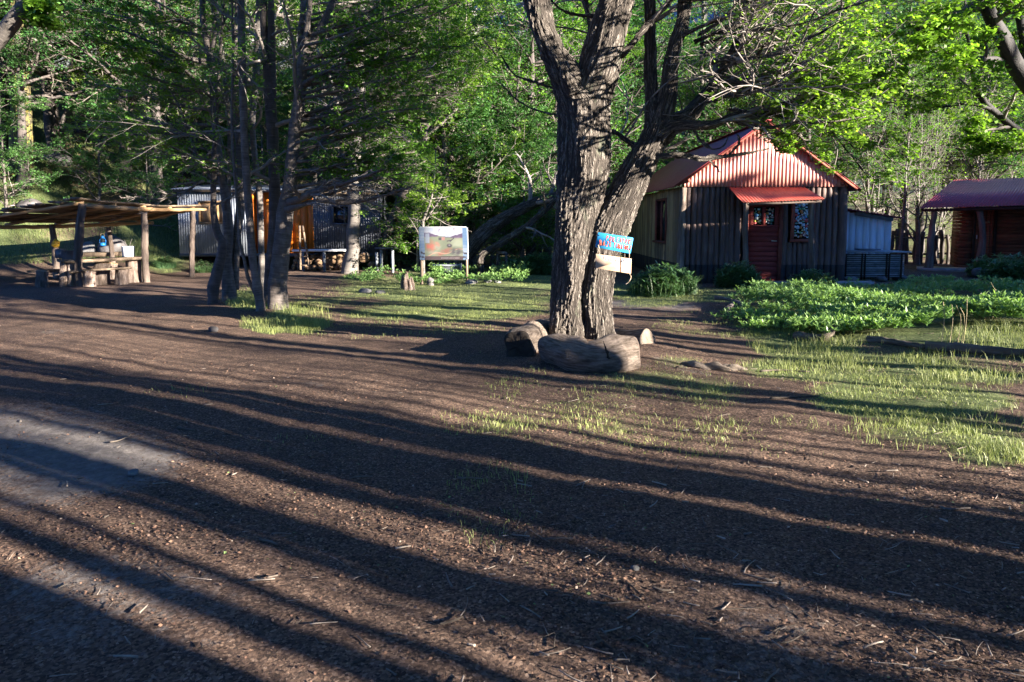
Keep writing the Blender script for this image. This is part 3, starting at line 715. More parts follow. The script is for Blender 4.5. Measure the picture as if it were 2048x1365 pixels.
ROCKS = [((427, 664), (.16, .13, .11), 'darkstone', 'dark angular stone on the ground left of the tree clump', 1),
         ((268, 950), (.07, .06, .05), 'stone', 'small pale round stone in the left foreground', 2),
         ((1270, 1140), (.04, .03, .03), 'stone', 'small reddish stone in the middle foreground strip of shade', 3),
         ((1505, 575), (.34, .30, .32), 'stone', 'rounded blue grey boulder in front of the red door bush', 4),
         ((1957, 556), (.5, .4, .38), 'stone', 'pale rock in front of the brown hut, beside its bushes', 5),
         ((1982, 558), (.35, .3, .25), 'stone', 'lower pale rock right next to the rock before the brown hut', 6),
         ((1700, 562), (.4, .35, .16), 'stone', 'flat stone at the left foot of the slatted bin', 7),
         ((1737, 566), (.16, .14, .10), 'stone', 'smallest white stone in front of the slatted bin', 8),
         ((1762, 563), (.3, .3, .20), 'stone', 'grey block at the middle foot of the slatted bin', 9),
         ((1800, 562), (.42, .35, .22), 'stone', 'wide pale stone at the right corner of the slatted bin', 10),
         ((942, 568), (.36, .3, .16), 'stone', 'pale flat stone at the right post of the picture board', 11),
         ((975, 566), (.22, .2, .12), 'stone', 'small pale stone in the herbs right of the picture board', 12),
         ((995, 566), (.2, .2, .1), 'stone', 'pale stone furthest right of the picture board', 13),
         ((862, 572), (.2, .16, .3), 'darkstone', 'dark upright stone in the herbs under the picture board', 14),
         ((730, 585), (.3, .2, .12), 'stone', 'flat grey stone at the left end of the herb bed', 15),
         ((760, 588), (.26, .2, .11), 'stone', 'second grey stone edging the herb bed left of the picture board', 16)]
for (p, s, mt, lab, sd) in ROCKS:
    rock('stone', G(*p), s, MT[mt], lab, sd)
# ------------------------------------------------------------------ main forked beech
def main_tree():
    YB = 8.15
    base = G(1165, 690); base[1] = YB
    root = thing('beech_tree', base, 'huge old forked beech with furrowed bark and stone-propped logs at its foot', 'tree')
    lf, lr = pxline([(1136, 720, 46), (1136, 690, 40), (1137, 640, 38), (1139, 590, 38), (1144, 540, 41), (1151, 480, 44), (1156, 430, 46), (1163, 370, 52), (1168, 310, 52), (1170, 250, 50), (1168, 205, 54)], YB)
    rt, rr = pxline([(1199, 720, 38), (1196, 685, 34), (1196, 640, 31), (1194, 600, 32), (1196, 550, 33), (1206, 500, 36), (1219, 450, 39), (1243, 400, 34), (1275, 340, 31), (1302, 290, 27), (1316, 255, 26)], YB-.02)
    fl_, fr_ = pxline([(1168, 720, 24), (1169, 690, 21), (1172, 600, 23), (1180, 520, 28), (1194, 450, 31), (1208, 408, 26), (1219, 380, 12)], YB+.05)
    tr = MB()
    for k, (p, r, n) in enumerate(((fl_, fr_, 260), (lf, np.array(lr)*1.0, 300), (rt, np.array(rr)*1.03, 300))):
        P, R = resample(p, r, n)
        fl = np.exp(-np.linspace(0, 1, n)*26)*.22; R = R*(1+fl)
        tubes(tr, P[None], R[None], 130, lump=.028, seed=5+k)
    tr.build('trunk', MT['furrow'], root, sm=True)
    # big limbs: (px, py, halfwidth[, Y])
    big = [[(1168, 215, 46, YB), (1140, 165, 36, YB), (1108, 110, 27, YB-.05), (1085, 55, 25, YB-.1), (1074, 0, 26, YB-.1), (1060, -120, 24, YB-.2), (1050, -330, 16, YB)],
           [(1175, 225, 40, YB), (1190, 165, 40, YB), (1205, 110, 42, YB), (1222, 50, 38, YB), (1233, 0, 36, YB), (1250, -110, 30, YB), (1280, -350, 20, YB+.2)],
           [(1316, 262, 26, YB), (1326, 225, 23, YB), (1338, 187, 19, YB), (1342, 140, 16, YB), (1349, 94, 15, YB), (1366, 45, 14, YB), (1372, 0, 13, YB), (1395, -140, 11, YB), (1420, -400, 7, YB)],
           [(1310, 262, 22, YB), (1304, 187, 14, YB+.1), (1300, 100, 13, YB+.2), (1300, 0, 12, YB+.2), (1302, -200, 9, YB+.3)],
           [(1318, 275, 24, YB-.05), (1344, 256, 15, YB-.1), (1375, 250, 11, YB-.2), (1400, 252, 10, YB-.3), (1435, 246, 9, YB-.3), (1469, 231, 8, YB-.3), (1515, 219, 6.5, YB-.3), (1580, 208, 5.5, YB-.3), (1640, 194, 4.5, YB-.3), (1740, 165, 2.5, YB-.4)],
           [(1330, 250, 22, YB+.1), (1372, 234, 17, YB+.2), (1405, 200, 13, YB+.3), (1440, 150, 11, YB+.4), (1475, 90, 10, YB+.4), (1488, 30, 9, YB+.4), (1495, -60, 8, YB+.5), (1510, -250, 5, YB+.5)],
           [(1312, 312, 8, YB-.25), (1340, 311, 7, YB-.35), (1370, 312, 6.5, YB-.4), (1403, 319, 6, YB-.4), (1425, 316, 6.5, YB-.4), (1462, 312, 5, YB-.4), (1500, 307, 3.6, YB-.4), (1540, 297, 1.5, YB-.4)],
           [(1418, 318, 5, YB-.4), (1440, 345, 0.1, YB-.4)],
           [(1456, 312, 4, YB-.4), (1475, 292, 3, YB-.4), (1478, 275, 2, YB-.4), (1473, 268, 1, YB-.4)],
           [(1385, 255, 4, YB-.2), (1400, 280, 3.5, YB-.25), (1425, 298, 3, YB-.3), (1450, 290, 2, YB-.3), (1458, 268, 1, YB-.3)],
           [(1243, 110, 10, YB-.1), (1262, 92, 8, YB-.1), (1285, 62, 8, YB-.1), (1308, 38, 7, YB), (1332, 12, 6, YB), (1370, -40, 5, YB)],
           [(1270, 295, 7, YB+.2), (1245, 275, 6, YB+.2), (1225, 262, 5, YB+.3)],
           [(1205, 160, 7, YB+.3), (1190, 110, 6, YB+.4), (1178, 40, 6, YB+.4), (1165, -40, 4, YB+.4)],
           [(1190, 33, 5, YB+.2), (1150, 30, 4, YB+.2), (1115, 15, 3, YB+.2), (1080, -30, 2, YB+.2)],
           [(1115, 180, 4, YB+.2), (1070, 165, 3.5, YB+.3), (1030, 150, 2.6, YB+.4), (1000, 110, 1.6, YB+.5)],
           [(1125, 232, 3.6, YB+.2), (1085, 225, 3, YB+.3), (1040, 205, 2.2, YB+.5), (1000, 165, 1.5, YB+.6)]]
    # the fan of long branches reaching up to the right
    g = np.random.default_rng(3)
    for k in range(22):
        t = k/21; sx = 1350+g.random()*60+t*75; sy = 60+150*t+g.normal()*22
        ex = 1540+g.random()*330; ey = -170+t*370+g.normal()*26; y0 = YB+g.normal()*.15; y1 = YB-.6+g.normal()*1.0
        if ex > 1700: ey += 8
        mx = sx+(ex-sx)*.45; my = sy+(ey-sy)*.42+14
        big.append([(sx, sy, 3.6+2.2*g.random(), y0), ((sx+mx)/2, (sy+my)/2+6, 4.3, (y0*2+y1)/3), (mx, my+g.normal()*9, 3.4, (y0+y1)/2), ((mx+ex)/2, (my+ey)/2+g.normal()*6, 2.4, y1), (ex, ey, 1.2, y1)])
    for (a, b_, c_, d_, e_) in (((1500, 222), (1560, 212), (1640, 245), (1700, 310), (1742, 362)), ((1480, 228), (1540, 222), (1580, 250), (1610, 285), (1625, 322)), ((1470, 232), (1515, 232), (1535, 258), (1548, 285), (1552, 312)),
                                ((1520, 215), (1600, 205), (1680, 240), (1740, 280), (1790, 330)), ((1440, 240), (1480, 246), (1510, 256), (1530, 262), (1556, 276)), ((1540, 210), (1620, 222), (1660, 262), (1690, 280), (1712, 300))):
        y1 = YB-.5+g.normal()*.25
        big.append([(*a, 3.6, YB-.3), (*b_, 3.0, YB-.35), (*c_, 2.3, y1), (*d_, 1.6, y1), (*e_, .8, y1)])
    lm = MB(); PP = []; RR = []
    for k, s in enumerate(big):
        p, r = pxline(s, YB); n = 16
        P, R = resample(p, r, 90 if k < 2 else 26)
        if k < 2: tubes(lm, P[None], R[None], 72, lump=.03, seed=k)
        else: tubes(lm, P[None], R[None], 20 if k < 6 else 8, lump=.05, seed=k)
        P, R = resample(p, r, n); PP.append(P); RR.append(R)
    # broken stub on the left limb
    p, r = pxline([(1140, 185, 15, YB-.3), (1133, 160, 12, YB-.38), (1127, 135, 7, YB-.4), (1124, 118, 2, YB-.4)], YB)
    P, R = resample(p, r, 24); tubes(lm, P[None], R[None], 26, lump=.08, seed=9)
    lm.build('limbs', MT['furrow'], root, sm=True)
    PP = np.array(PP); RR = np.array(RR)
    fan = PP[16:]; fr = RR[16:]
    low = PP[4:6]; lr_ = RR[4:6]; up_ = np.concatenate([PP[:4], PP[10:13]]); ur = np.concatenate([RR[:4], RR[10:13]])
    tw = MB()
    A1, a1 = spawn(g, fan, fr, 7, .15, .98, .6, .42, 8, .22, .0, .7, .6, bias=(.5, -.1, .35), bw=.5)
    A2, a2 = spawn(g, low, lr_, 12, .25, .98, .6, .35, 8, .14, .0, .6, .5, bias=(.6, -.1, .2), bw=.5)
    A3, a3 = spawn(g, up_, ur, 9, .45, .98, 1.0, 0, 9, .13, .02, .4, .8, Labs=2.2)
    B_ = np.concatenate([A1, A2]); b_ = np.concatenate([a1, a2])
    tubes(tw, B_, b_, 5, flat_end=False)
    kk = (A3[:, -1, 2] > A3[:, 0, 2]-.3) & (A3[:, -1, 2] > 3.4); A3 = A3[kk]; a3 = a3[kk]
    C1, c1 = spawn(g, B_, b_, 5, .15, .98, .7, .5, 5, .2, .0, .7, .5, rmin=.003)
    tubes(tw, A3, a3, 5, flat_end=False)
    C2, c2 = spawn(g, A3, a3, 8, .15, .98, .8, .5, 5, .2, .0, .7, .5, rmin=.003)
    tubes(tw, C1, c1, 4, flat_end=False); tubes(tw, C2, c2, 3, flat_end=False)
    D1, d1 = spawn(g, C1, c1, 3, .2, 1, .7, .5, 3, .2, .0, .7, .5, rmin=.0022)
    tubes(tw, D1, d1, 3, flat_end=False)
    # the upper crown, unseen limbs added to cut sky light on the clearing
    top = []; 
    for k in range(14):
        a = k*2.4; z0 = 5.2+.25*k; s0 = base+[.1*math.cos(a), .1*math.sin(a)+.0, z0]; L_ = 4.5
        top.append([s0+np.array([math.cos(a)*L_*f_, math.sin(a)*L_*f_, 3.8*f_+.8*math.sin(f_*3)]) for f_ in np.linspace(0, 1, 10)])
    top = np.array(top); tr_ = np.linspace(.10, .03, 10)[None]*np.ones((14, 1)); tubes(tw, top, tr_, 8, lump=.03)
    H1, h1 = spawn(g, top, tr_, 11, .2, 1, .8, .45, 7, .13, .02, .6, .6); H2, h2 = spawn(g, H1, h1, 8, .15, 1, .8, .5, 4, .18, 0, .6, .5, rmin=.004)
    tubes(tw, H1, h1, 4, flat_end=False); tubes(tw, H2, h2, 3, flat_end=False)
    tw.build('branches', MT['twig'], root)
    cr = MB(); leaves(cr, g, H2[H2[:, 0, 2] > 6.2], 16, .11, .08, .12)
    outer = C1[C1[:, -1, 0] > 2.7]; od = D1[D1[:, -1, 0] > 2.9]
    leaves(cr, g, outer, 8, .042, .03, .04); leaves(cr, g, od, 8, .042, .03, .03)
    inn = C1[C1[:, -1, 0] <= 2.7]; leaves(cr, g, inn, 2, .045, .032, .04)
    hi = C2[C2[:, -1, 2] > 4.6]
    leaves(cr, g, hi, 8, .05, .035, .05)
    cr.build('crown', MT['leaf'], root)
main_tree()

# ------------------------------------------------------------------ the logs round its foot
def log_end(mb, c, d, r, seed):
    pass
def curved_log():
    base = G(1170, 750); 
    root = thing('bent_log', base, 'short thick bent log lying in front of the forked beech, cracked at its right end', 'log', 'logs round the big tree')
    p, r = pxline([(1096, 694, 25, 7.16), (1108, 698, 33, 7.05), (1128, 705, 33, 6.94), (1150, 713, 38, 6.85), (1174, 718, 33, 6.80), (1205, 716, 35, 6.80), (1234, 712, 40, 6.84), (1262, 708, 35, 6.90)], 6.85)
    P, R = resample(p, r, 90); mb = MB(); tubes(mb, P[None], R[None], 80, lump=.05, seed=4)
    mb.build('log_body', MT['logbark'], root, sm=True)
    end_cap(mb, 80).build('cut_end', MT['stump'], root)
    mb = MB(); q = [W(px, py, Yq) for px, py, Yq in ((1207, 683, 6.64), (1212, 700, 6.60), (1218, 718, 6.60), (1221, 738, 6.65))]
    pole(mb, q, [.004, .009, .008, .003], 6, 14, .3, seed=2); mb.build('crack', MT['chink'], root)
    return root
curved_log()
def round_log(name, a, b, r, label, matn='deadlog', endmat='logend', lump=.06, seed=1, K=30, sides=28, group=None, cat='log', endshow=True):
    a = np.array(a, float); b = np.array(b, float)
    base = a.copy(); base[2] = float(hgt(a[0], a[1]))
    root = thing(name, base, label, cat, group)
    mid = (a+b)/2+np.array([0, 0, .02])
    P, R = resample([a, mid, b], [r, r*1.03, r*.97], K)
    mb = MB(); tubes(mb, P[None], R[None], sides, lump=lump, seed=seed); mb.build('log_body', MT[matn], root, sm=True)
    return root
# left split log (its cut end towards the camera)
def left_log():
    base = G(1045, 715)
    root = thing('split_log', base, 'weathered split log left of the forked beech, dark hollow end towards us', 'log', 'logs round the big tree')
    p, r = pxline([(1037, 694, 32, 7.35), (1050, 684, 33, 7.6), (1066, 672, 28, 8.0), (1082, 660, 22, 8.5), (1094, 650, 14, 8.9)], 8)
    P, R = resample(p, r, 60); mb = MB(); tubes(mb, P[None], R[None], 44, lump=.045, seed=14, flat_end=False); mb.build('log_body', MT['logbark'], root, sm=True)
    end_cap(mb, 44, False, .004).build('cut_end', MT['chink'], root)  # flat dark cap, the shade inside a hollow end put into its colour
left_log()
def right_log():
    base = G(1290, 705)
    root = thing('sawn_log', base, 'sawn log right of the forked beech with a pale cut end and split top', 'log', 'logs round the big tree')
    p, r = pxline([(1215, 686, 22, 8.45), (1255, 685, 23, 8.2), (1296, 683, 24, 7.98)], 8.4)
    P, R = resample(p, r, 40); mb = MB(); tubes(mb, P[None], R[None], 36, lump=.03, seed=24, flat_end=False); mb.build('log_body', MT['logbark'], root, sm=True)
    end_cap(mb, 36).build('cut_end', surf('pale_sawn_face', [(.3, (.13, .10, .075)), (.7, (.27, .22, .175))], 9, bs=.5), root)
right_log()
rock('stone', G(1262, 712), (.15, .14, .15), MT['stone'], 'round pale stone wedged between the bent log and the sawn log', 77)

# ------------------------------------------------------------------ hanging sign
STROKES = {'P': [[(0, 0), (0, 1), (.6, .95), (.65, .6), (0, .5)]], 'O': [[(.1, .1), (0, .6), (.25, 1), (.6, .8), (.6, .2), (.3, 0), (.1, .1)]],
           'R': [[(0, 0), (0, 1), (.6, .9), (.55, .55), (0, .5), (.65, 0)]], 'F': [[(0, 0), (0, 1), (.65, 1)], [(0, .55), (.5, .55)]],
           'A': [[(0, 0), (.35, 1), (.65, 0)], [(.15, .4), (.52, .4)]], 'V': [[(0, 1), (.3, 0), (.65, 1)]],
           'B': [[(0, 0), (0, 1), (.5, .9), (.5, .6), (0, .52), (.62, .4), (.55, .05), (0, 0)]], 'J': [[(.1, 1), (.6, 1), (.5, .1), (.2, 0), (0, .2)]],
           'T': [[(0, 1), (.7, 1)], [(.35, 1), (.32, 0)]], 'U': [[(0, 1), (.05, .1), (.35, 0), (.6, .15), (.6, 1)]],
           'S': [[(.6, .9), (.2, 1), (.05, .7), (.5, .45), (.55, .12), (.1, 0)]], 'L': [[(0, 1), (0, 0), (.55, 0)]],
           'E': [[(.6, 1), (0, 1), (0, 0), (.6, 0)], [(0, .52), (.45, .52)]], 'K': [[(0, 0), (0, 1)], [(.6, 1), (0, .45), (.65, 0)]]}
def write(mb, text, o, u, v, n, h, w, adv, th, seed=1):
    """hand-brushed letters: o origin, u right, v up, n out of the board"""
    g2 = np.random.default_rng(seed); x = 0
    for ch in text:
        if ch != ' ':
            jy = g2.normal()*h*.05; tl = g2.normal()*.08
            for st in STROKES[ch]:
                pts = [o+u*(x+w*a+tl*b*h)+v*(h*b+jy)+n*.003 for a, b in st]
                for k in range(len(pts)-1):
                    a, b = pts[k], pts[k+1]; d = b-a; L = np.linalg.norm(d); d /= L; s = np.cross(n, d)
                    t2 = th*(.8+.4*g2.random()); a = a-d*t2*.3; b = b+d*t2*.3
                    q = np.array([a-s*t2/2, b-s*t2/2, b+s*t2/2, a+s*t2/2])+n*.0003*k
                    mb.add(np.vstack([q, q-n*.0035]), [np.array([[0, 1, 2, 3], [0, 4, 5, 1], [1, 5, 6, 2], [2, 6, 7, 3], [3, 7, 4, 0]])], tint=np.full(8, g2.random()))
        x += adv*(1 if ch != ' ' else .8)
def plate(mb, tl, tr, br, bl, t, rad=.0):
    """thin board from four corners, t thick, rounded corners"""
    tl, tr, br, bl = [np.array(q, float) for q in (tl, tr, br, bl)]
    u = (tr-tl); v = (bl-tl); n = np.cross(u, v); n /= np.linalg.norm(n)
    if n[1] > 0: n = -n
    C = [tl, tr, br, bl]; pts = []
    for i in range(4):
        p = C[i]; a = C[i-1]; b = C[(i+1) % 4]
        if rad:
            da = (a-p)/np.linalg.norm(a-p); db = (b-p)/np.linalg.norm(b-p)
            for q in np.linspace(0, 1, 5):
                an = q*math.pi/2; pts.append(p+da*rad*(1-math.sin(an))+db*rad*(1-math.cos(an)))
        else: pts.append(p)
    pts = np.array(pts); m = len(pts)
    V = np.vstack([pts, pts-n*t]); mb.add(V, [np.arange(m)[None], np.arange(m, 2*m)[None, ::-1], np.array([[i, i+m, (i+1) % m+m, (i+1) % m] for i in range(m)])], tint=np.full(2*m, .5))
    return n
def hanging_sign():
    Y = 7.53
    tl, tr, br, bl = W(1196, 465, Y-.03), W(1267, 476, Y), W(1261, 508, Y), W(1191, 495, Y-.03)
    root = thing('hanging_sign', (tl+br)/2, 'blue board with red writing and pale board strung beneath it, hung on the forked beech', 'sign')
    mb = MB(); n = plate(mb, tl, tr, br, bl, .018, .012); up = mb.build('upper_board', MT['blue'], root)
    u = (tr-tl)/np.linalg.norm(tr-tl); v = (tl-bl)/np.linalg.norm(tl-bl); w_ = np.linalg.norm(tr-tl); h_ = np.linalg.norm(tl-bl)
    mb = MB()
    write(mb, 'POR', bl+u*w_*.25+v*h_*.56, u, v, n, .050, .028, .040, 0.0058, 1)
    write(mb, 'FAVOR', bl+u*w_*.56+v*h_*.56, u, v, n, .048, .024, .031, 0.0054, 2)
    write(mb, 'BAJA', bl+u*w_*.11+v*h_*.17, u, v, n, .054, .026, .034, 0.0058, 3)
    write(mb, 'TU', bl+u*w_*.49+v*h_*.17, u, v, n, .050, .028, .036, 0.0058, 4)
    write(mb, 'BASURA', bl+u*w_*.65+v*h_*.15, u, v, n, .048, .018, .0235, 0.0051, 5)
    t = mb.build('lettering', MT['lettering_red'], up)
    mb = MB()
    for f in ((.04, .82), (.95, .80), (.05, .12), (.95, .14)):
        c = bl+u*w_*f[0]+v*h_*f[1]; pole(mb, [c-n*.001, c+n*.006], [.007, .005], 10, 3, 0)
    mb.build('bolts', MT['chink'], up)
    TL, TR, BR, BL = W(1192, 508, Y-.05), W(1263, 518, Y-.02), W(1262, 548, Y-.02), W(1192, 537, Y-.05)
    mb = MB(); n2 = plate(mb, TL, TR, BR, BL, .02, .002); lo = mb.build('lower_board', MT['boardpale'], root)
    u = (TR-TL)/np.linalg.norm(TR-TL); v = (TL-BL)/np.linalg.norm(TL-BL)
    mb = MB()
    write(mb, 'PLEASE', BL+u*w_*.22+v*h_*.68, u, v, n2, .036, .02, .027, .006, 6)
    write(mb, 'TAKE', BL+u*w_*.62+v*h_*.66, u, v, n2, .040, .022, .032, .007, 7)
    mb.build('lettering', MT['lettering_blue'], lo)
    mb = MB()
    for (p, q) in (((1197, 490), (1198, 513)), ((1258, 501), (1258, 547))):
        a = W(*p, Y-.075); b = W(*q, Y-.075); pole(mb, [a, (a+b)/2+[.004, 0, 0], b], [.003]*3, 6, 8, .2)
    pole(mb, [W(1258, 547, Y-.07), W(1262, 553, Y-.07), W(1260, 560, Y-.07), W(1256, 566, Y-.06), W(1251, 569, Y-.06)], [.003]*5, 6, 16, .2)
    pole(mb, [W(1253, 475, Y-.01), W(1243, 466, Y+.05), W(1232, 462, Y+.1)], [.0028]*3, 6, 8)
    pole(mb, [W(1197, 466, Y-.02), W(1190, 462, Y+.1)], [.0028]*2, 6, 4)
    mb.build('cord', MT['cord'], root)
hanging_sign()

# ------------------------------------------------------------------ clump of slender beeches on the left
def px_tree(name, label, spec_list, Y, barkm, group=None, br=None, seed=1, leafy=True, leafm='leaf', lf=(.05, .034), lam=9, sides=22, cat='tree', extra=None, tmin=.3, L=2.0, minz=2.0, nbr=11, twm='twig', flare=.06, bias=None, bw=0, leafz=2.2, n2=7, slim=.93, keep=1.0):
    """a tree whose stems follow the photographed ones; side branches and twigs grow from them"""
    g = np.random.default_rng(seed)
    x, y = W(spec_list[0][0][0], spec_list[0][0][1], spec_list[0][0][3] if len(spec_list[0][0]) > 3 else Y)[:2]
    base = np.array([x, y, float(hgt(x, y))])
    root = thing(name, base, label, cat, group)
    tr = MB(); PP = []; RR = []
    for k, s in enumerate(spec_list):
        p, r = pxline(s, Y); r = [q*slim for q in r]
        if k == 0:
            p = [np.array([p[0][0], p[0][1], base[2]-.12])]+p; r = [r[0]*(1.0+flare)]+r
        P, R = resample(p, r, 80); tubes(tr, P[None], R[None], sides, lump=.03, seed=seed+k)
        P, R = resample(p, r, 24); PP.append(P); RR.append(R)
    for k, s in enumerate(br or []):
        p, r = pxline(s, Y)
        P, R = resample(p, r, 30); tubes(tr, P[None], R[None], 10, lump=.05, seed=seed+20+k)
        P, R = resample(p, r, 24); PP.append(P); RR.append(R)
    tr.build('trunk', MT[barkm], root, sm=True)
    nb_ = len(spec_list)
    PP = np.array(PP); RR = np.array(RR)
    tw = MB(); S1, s1 = spawn(g, PP[:nb_], RR[:nb_], nbr, tmin, .99, 1.1, 0, 10, .12, .015, .45, .7, Labs=L, bias=bias, bw=bw)
    if br:
        S2, s2 = spawn(g, PP[nb_:], RR[nb_:], 9, .15, .98, .6, .38, 10, .13, .0, .6, .5)
        S1 = np.concatenate([S1, S2]); s1 = np.concatenate([s1, s2])
    tubes(tw, S1, s1, 6, flat_end=False)
    T1, t1 = spawn(g, S1, s1, n2, .12, .98, .75, .45, 6, .18, .0, .6, .5, rmin=.003)
    tubes(tw, T1, t1, 4, flat_end=False)
    U1, u1 = spawn(g, T1, t1, 5, .15, 1, .75, .45, 4, .18, 0, .6, .45, rmin=.0022)
    tubes(tw, U1, u1, 3, flat_end=False)
    tw.build('branches', MT[twm], root)
    if leafy:
        cr = MB(); sel = U1[(U1[:, -1, 2] > leafz) & (g.random(len(U1)) < keep)]
        leaves(cr, g, sel, lam, lf[0], lf[1], .05)
        cr.build('crown', MT[leafm], root)
    return root
GC = 'slender beeches of the left clump'
gq = np.random.default_rng(9)
def sweep(n, x0, x1, ys, ye, reach, Y, back=0.0):
    """long fine branches sweeping out of a stem, rising then drooping a little"""
    out = []
    for k in range(n):
        t = (k+.5)/n; sx = x0+(x1-x0)*t+gq.normal()*2; sy = ys+(ye-ys)*t+gq.normal()*8
        L = reach*(.65+.5*gq.random()); rise = -(.05+.45*gq.random())*abs(L)*(.6+.4*(1-t)); y1 = Y+gq.normal()*.9+back
        out.append([(sx, sy, 3.4, Y), (sx+L*.28, sy+rise*.25, 2.9, (2*Y+y1)/3), (sx+L*.6, sy+rise*.62+gq.normal()*5, 2.1, (Y+2*y1)/3), (sx+L, sy+rise+gq.normal()*8, .9, y1)])
    return out
px_tree('beech_tree', 'thickest pale trunk of the left clump, forking high, grass at its foot', [
    [(553, 620, 22), (556, 573, 20), (564, 495, 17.5), (569, 443, 18), (576, 392, 15.5), (582, 345, 13), (589, 264, 12.5), (600, 185, 12.5), (605, 132, 12.5), (616, 105, 10), (630, 79, 8), (653, 34, 7.5), (668, 0, 7), (690, -80, 6), (720, -260, 4)],
    [(604, 140, 9, 11.6), (602, 66, 7, 11.7), (607, 0, 6, 11.8), (606, -250, 4, 12)],
    [(608, 120, 8, 11.5), (616, 40, 6.5, 11.4), (620, 0, 5, 11.4), (628, -200, 4, 11)]], 11.5, 'clumpbark', GC, seed=31,
    br=[[(578, 405, 8, 11.4), (600, 398, 7, 11.1), (628, 384, 6, 10.8), (666, 374, 4.5, 10.6), (705, 362, 4, 10.4), (770, 338, 2.2, 10.2)],
        [(574, 420, 8, 11.4), (605, 410, 5, 11.2), (640, 402, 4.5, 11.0), (692, 407, 3.6, 10.8), (757, 394, 2.6, 10.6), (822, 376, 1.4, 10.4)],
        [(588, 325, 7, 11.5), (610, 310, 6, 11.6), (643, 285, 5, 11.8), (695, 237, 4.4, 12), (748, 192, 3.6, 12.1), (800, 143, 2.8, 12.1), (850, 80, 1.6, 12.1)],
        [(598, 225, 5, 11.6), (650, 245, 4, 11.9), (720, 250, 3, 12.2), (800, 240, 1.8, 12.5)],
        [(604, 170, 6, 11.5), (640, 150, 4, 11.2), (700, 125, 3.4, 11), (790, 118, 1.8, 10.8)],
        [(612, 110, 6, 11.5), (650, 75, 5, 11.8), (710, 55, 4, 12), (780, 35, 3, 12), (870, 10, 1.8, 12)]]+sweep(26, 603, 574, 40, 410, 300, 11.5), nbr=6, lam=8, bias=(1, 0, .1), bw=.5, L=2.0, n2=6, keep=.5)
px_tree('beech_tree', 'straight dark double stem just left of the thickest trunk', [
    [(536, 612, 9), (539, 547, 10), (547, 470, 11), (549, 400, 11), (548, 343, 12), (543, 237, 12), (537, 158, 11), (529, 79, 8), (527, 0, 7), (524, -250, 5)],
    [(545, 300, 8, 12.1), (545, 180, 8, 12.1), (543, 80, 8, 12.1), (542, 0, 7, 12.1), (546, -250, 4, 12)]], 12.1, 'darkbark', GC, seed=32, nbr=8, lam=7)
px_tree('beech_tree', 'slim leaning brown stem with thin sapling stem crossing behind its foot', [
    [(522, 632, 11), (519, 599, 10), (510, 547, 9), (503, 495, 8), (498, 418, 8), (494, 366, 8), (489, 280, 8), (487, 211, 8), (484, 105, 8), (482, 0, 7.5), (478, -250, 4)],
    [(509, 585, 4, 11.3), (496, 555, 3.6, 11.2), (489, 521, 3.4, 11.2), (480, 485, 3.4, 11.2), (477, 431, 3.2, 11.2), (469, 345, 3, 11.2), (464, 230, 3, 11.3), (466, 100, 2.4, 11.3), (462, -100, 1.6, 11.3)]], 11.2, 'clumpbark', GC, seed=33, nbr=8, lam=7)
px_tree('beech_tree', 'upright grey trunk with side stem at the back left of the clump, grass before it', [
    [(458, 590, 15), (457, 560, 12.5), (454, 521, 11), (457, 469, 10), (450, 392, 9), (441, 340, 7.5), (436, 290, 6.5), (428, 224, 6.5), (425, 132, 6.5), (418, 105, 7), (408, 53, 6), (404, 0, 5.5), (398, -250, 3)],
    [(421, 112, 5, 12.6), (430, 66, 5, 12.6), (427, 0, 5, 12.6), (432, -220, 3, 12.6)],
    [(470, 580, 8, 12.7), (472, 530, 7, 12.7), (474, 470, 8, 12.7), (482, 400, 10, 12.8), (480, 330, 9, 12.9), (478, 250, 7, 12.9), (470, 150, 5, 12.9), (474, 0, 4, 12.9)]], 12.6, 'clumpbark', GC, seed=34,
    br=[[(441, 345, 4, 12.6), (405, 327, 3.2, 12.3), (353, 298, 2.6, 12), (300, 274, 2, 11.7), (230, 268, 1.2, 11.5)],
        [(430, 362, 3.2, 12.6), (400, 325, 2.8, 12.6), (363, 224, 2.2, 12.6), (330, 160, 2, 12.6), (300, 105, 1.2, 12.6)],
        [(440, 350, 3, 12.6), (410, 345, 2.5, 12.2), (385, 375, 2.2, 11.9), (340, 395, 1.6, 11.6), (290, 400, 1, 11.4)],
        [(428, 200, 4, 12.6), (380, 150, 3, 12.2), (320, 110, 2.2, 12), (240, 90, 1.2, 11.8)]]+sweep(12, 424, 436, 60, 330, -230, 12.6), keep=.55, nbr=7, lam=7, bias=(-1, -.1, 0), bw=.4)
px_tree('beech_tree', 'dark crooked stem at the far left of the clump, bent like an elbow', [
    [(426, 597, 11), (427, 575, 13), (434, 545, 11), (441, 515, 10), (445, 488, 9), (436, 470, 8), (429, 440, 7), (427, 418, 6.5), (427, 366, 6), (428, 320, 5.5), (432, 250, 4), (440, 120, 3), (452, -50, 2)]], 12.2, 'darkbark', GC, seed=35, nbr=8, lam=5, L=1.5)
px_tree('beech_tree', 'thin stems standing behind the middle of the left clump', [
    [(527, 592, 6), (522, 495, 6.5), (519, 392, 6.5), (505, 264, 6), (511, 158, 7), (519, 0, 7), (520, -250, 4)],
    [(458, 400, 4, 13.4), (459, 264, 4, 13.4), (456, 211, 4, 13.4), (444, 105, 4, 13.4), (432, 0, 4, 13.4), (425, -200, 2, 13.4)]], 13.4, 'greybark', GC, seed=36, nbr=8, lam=6)
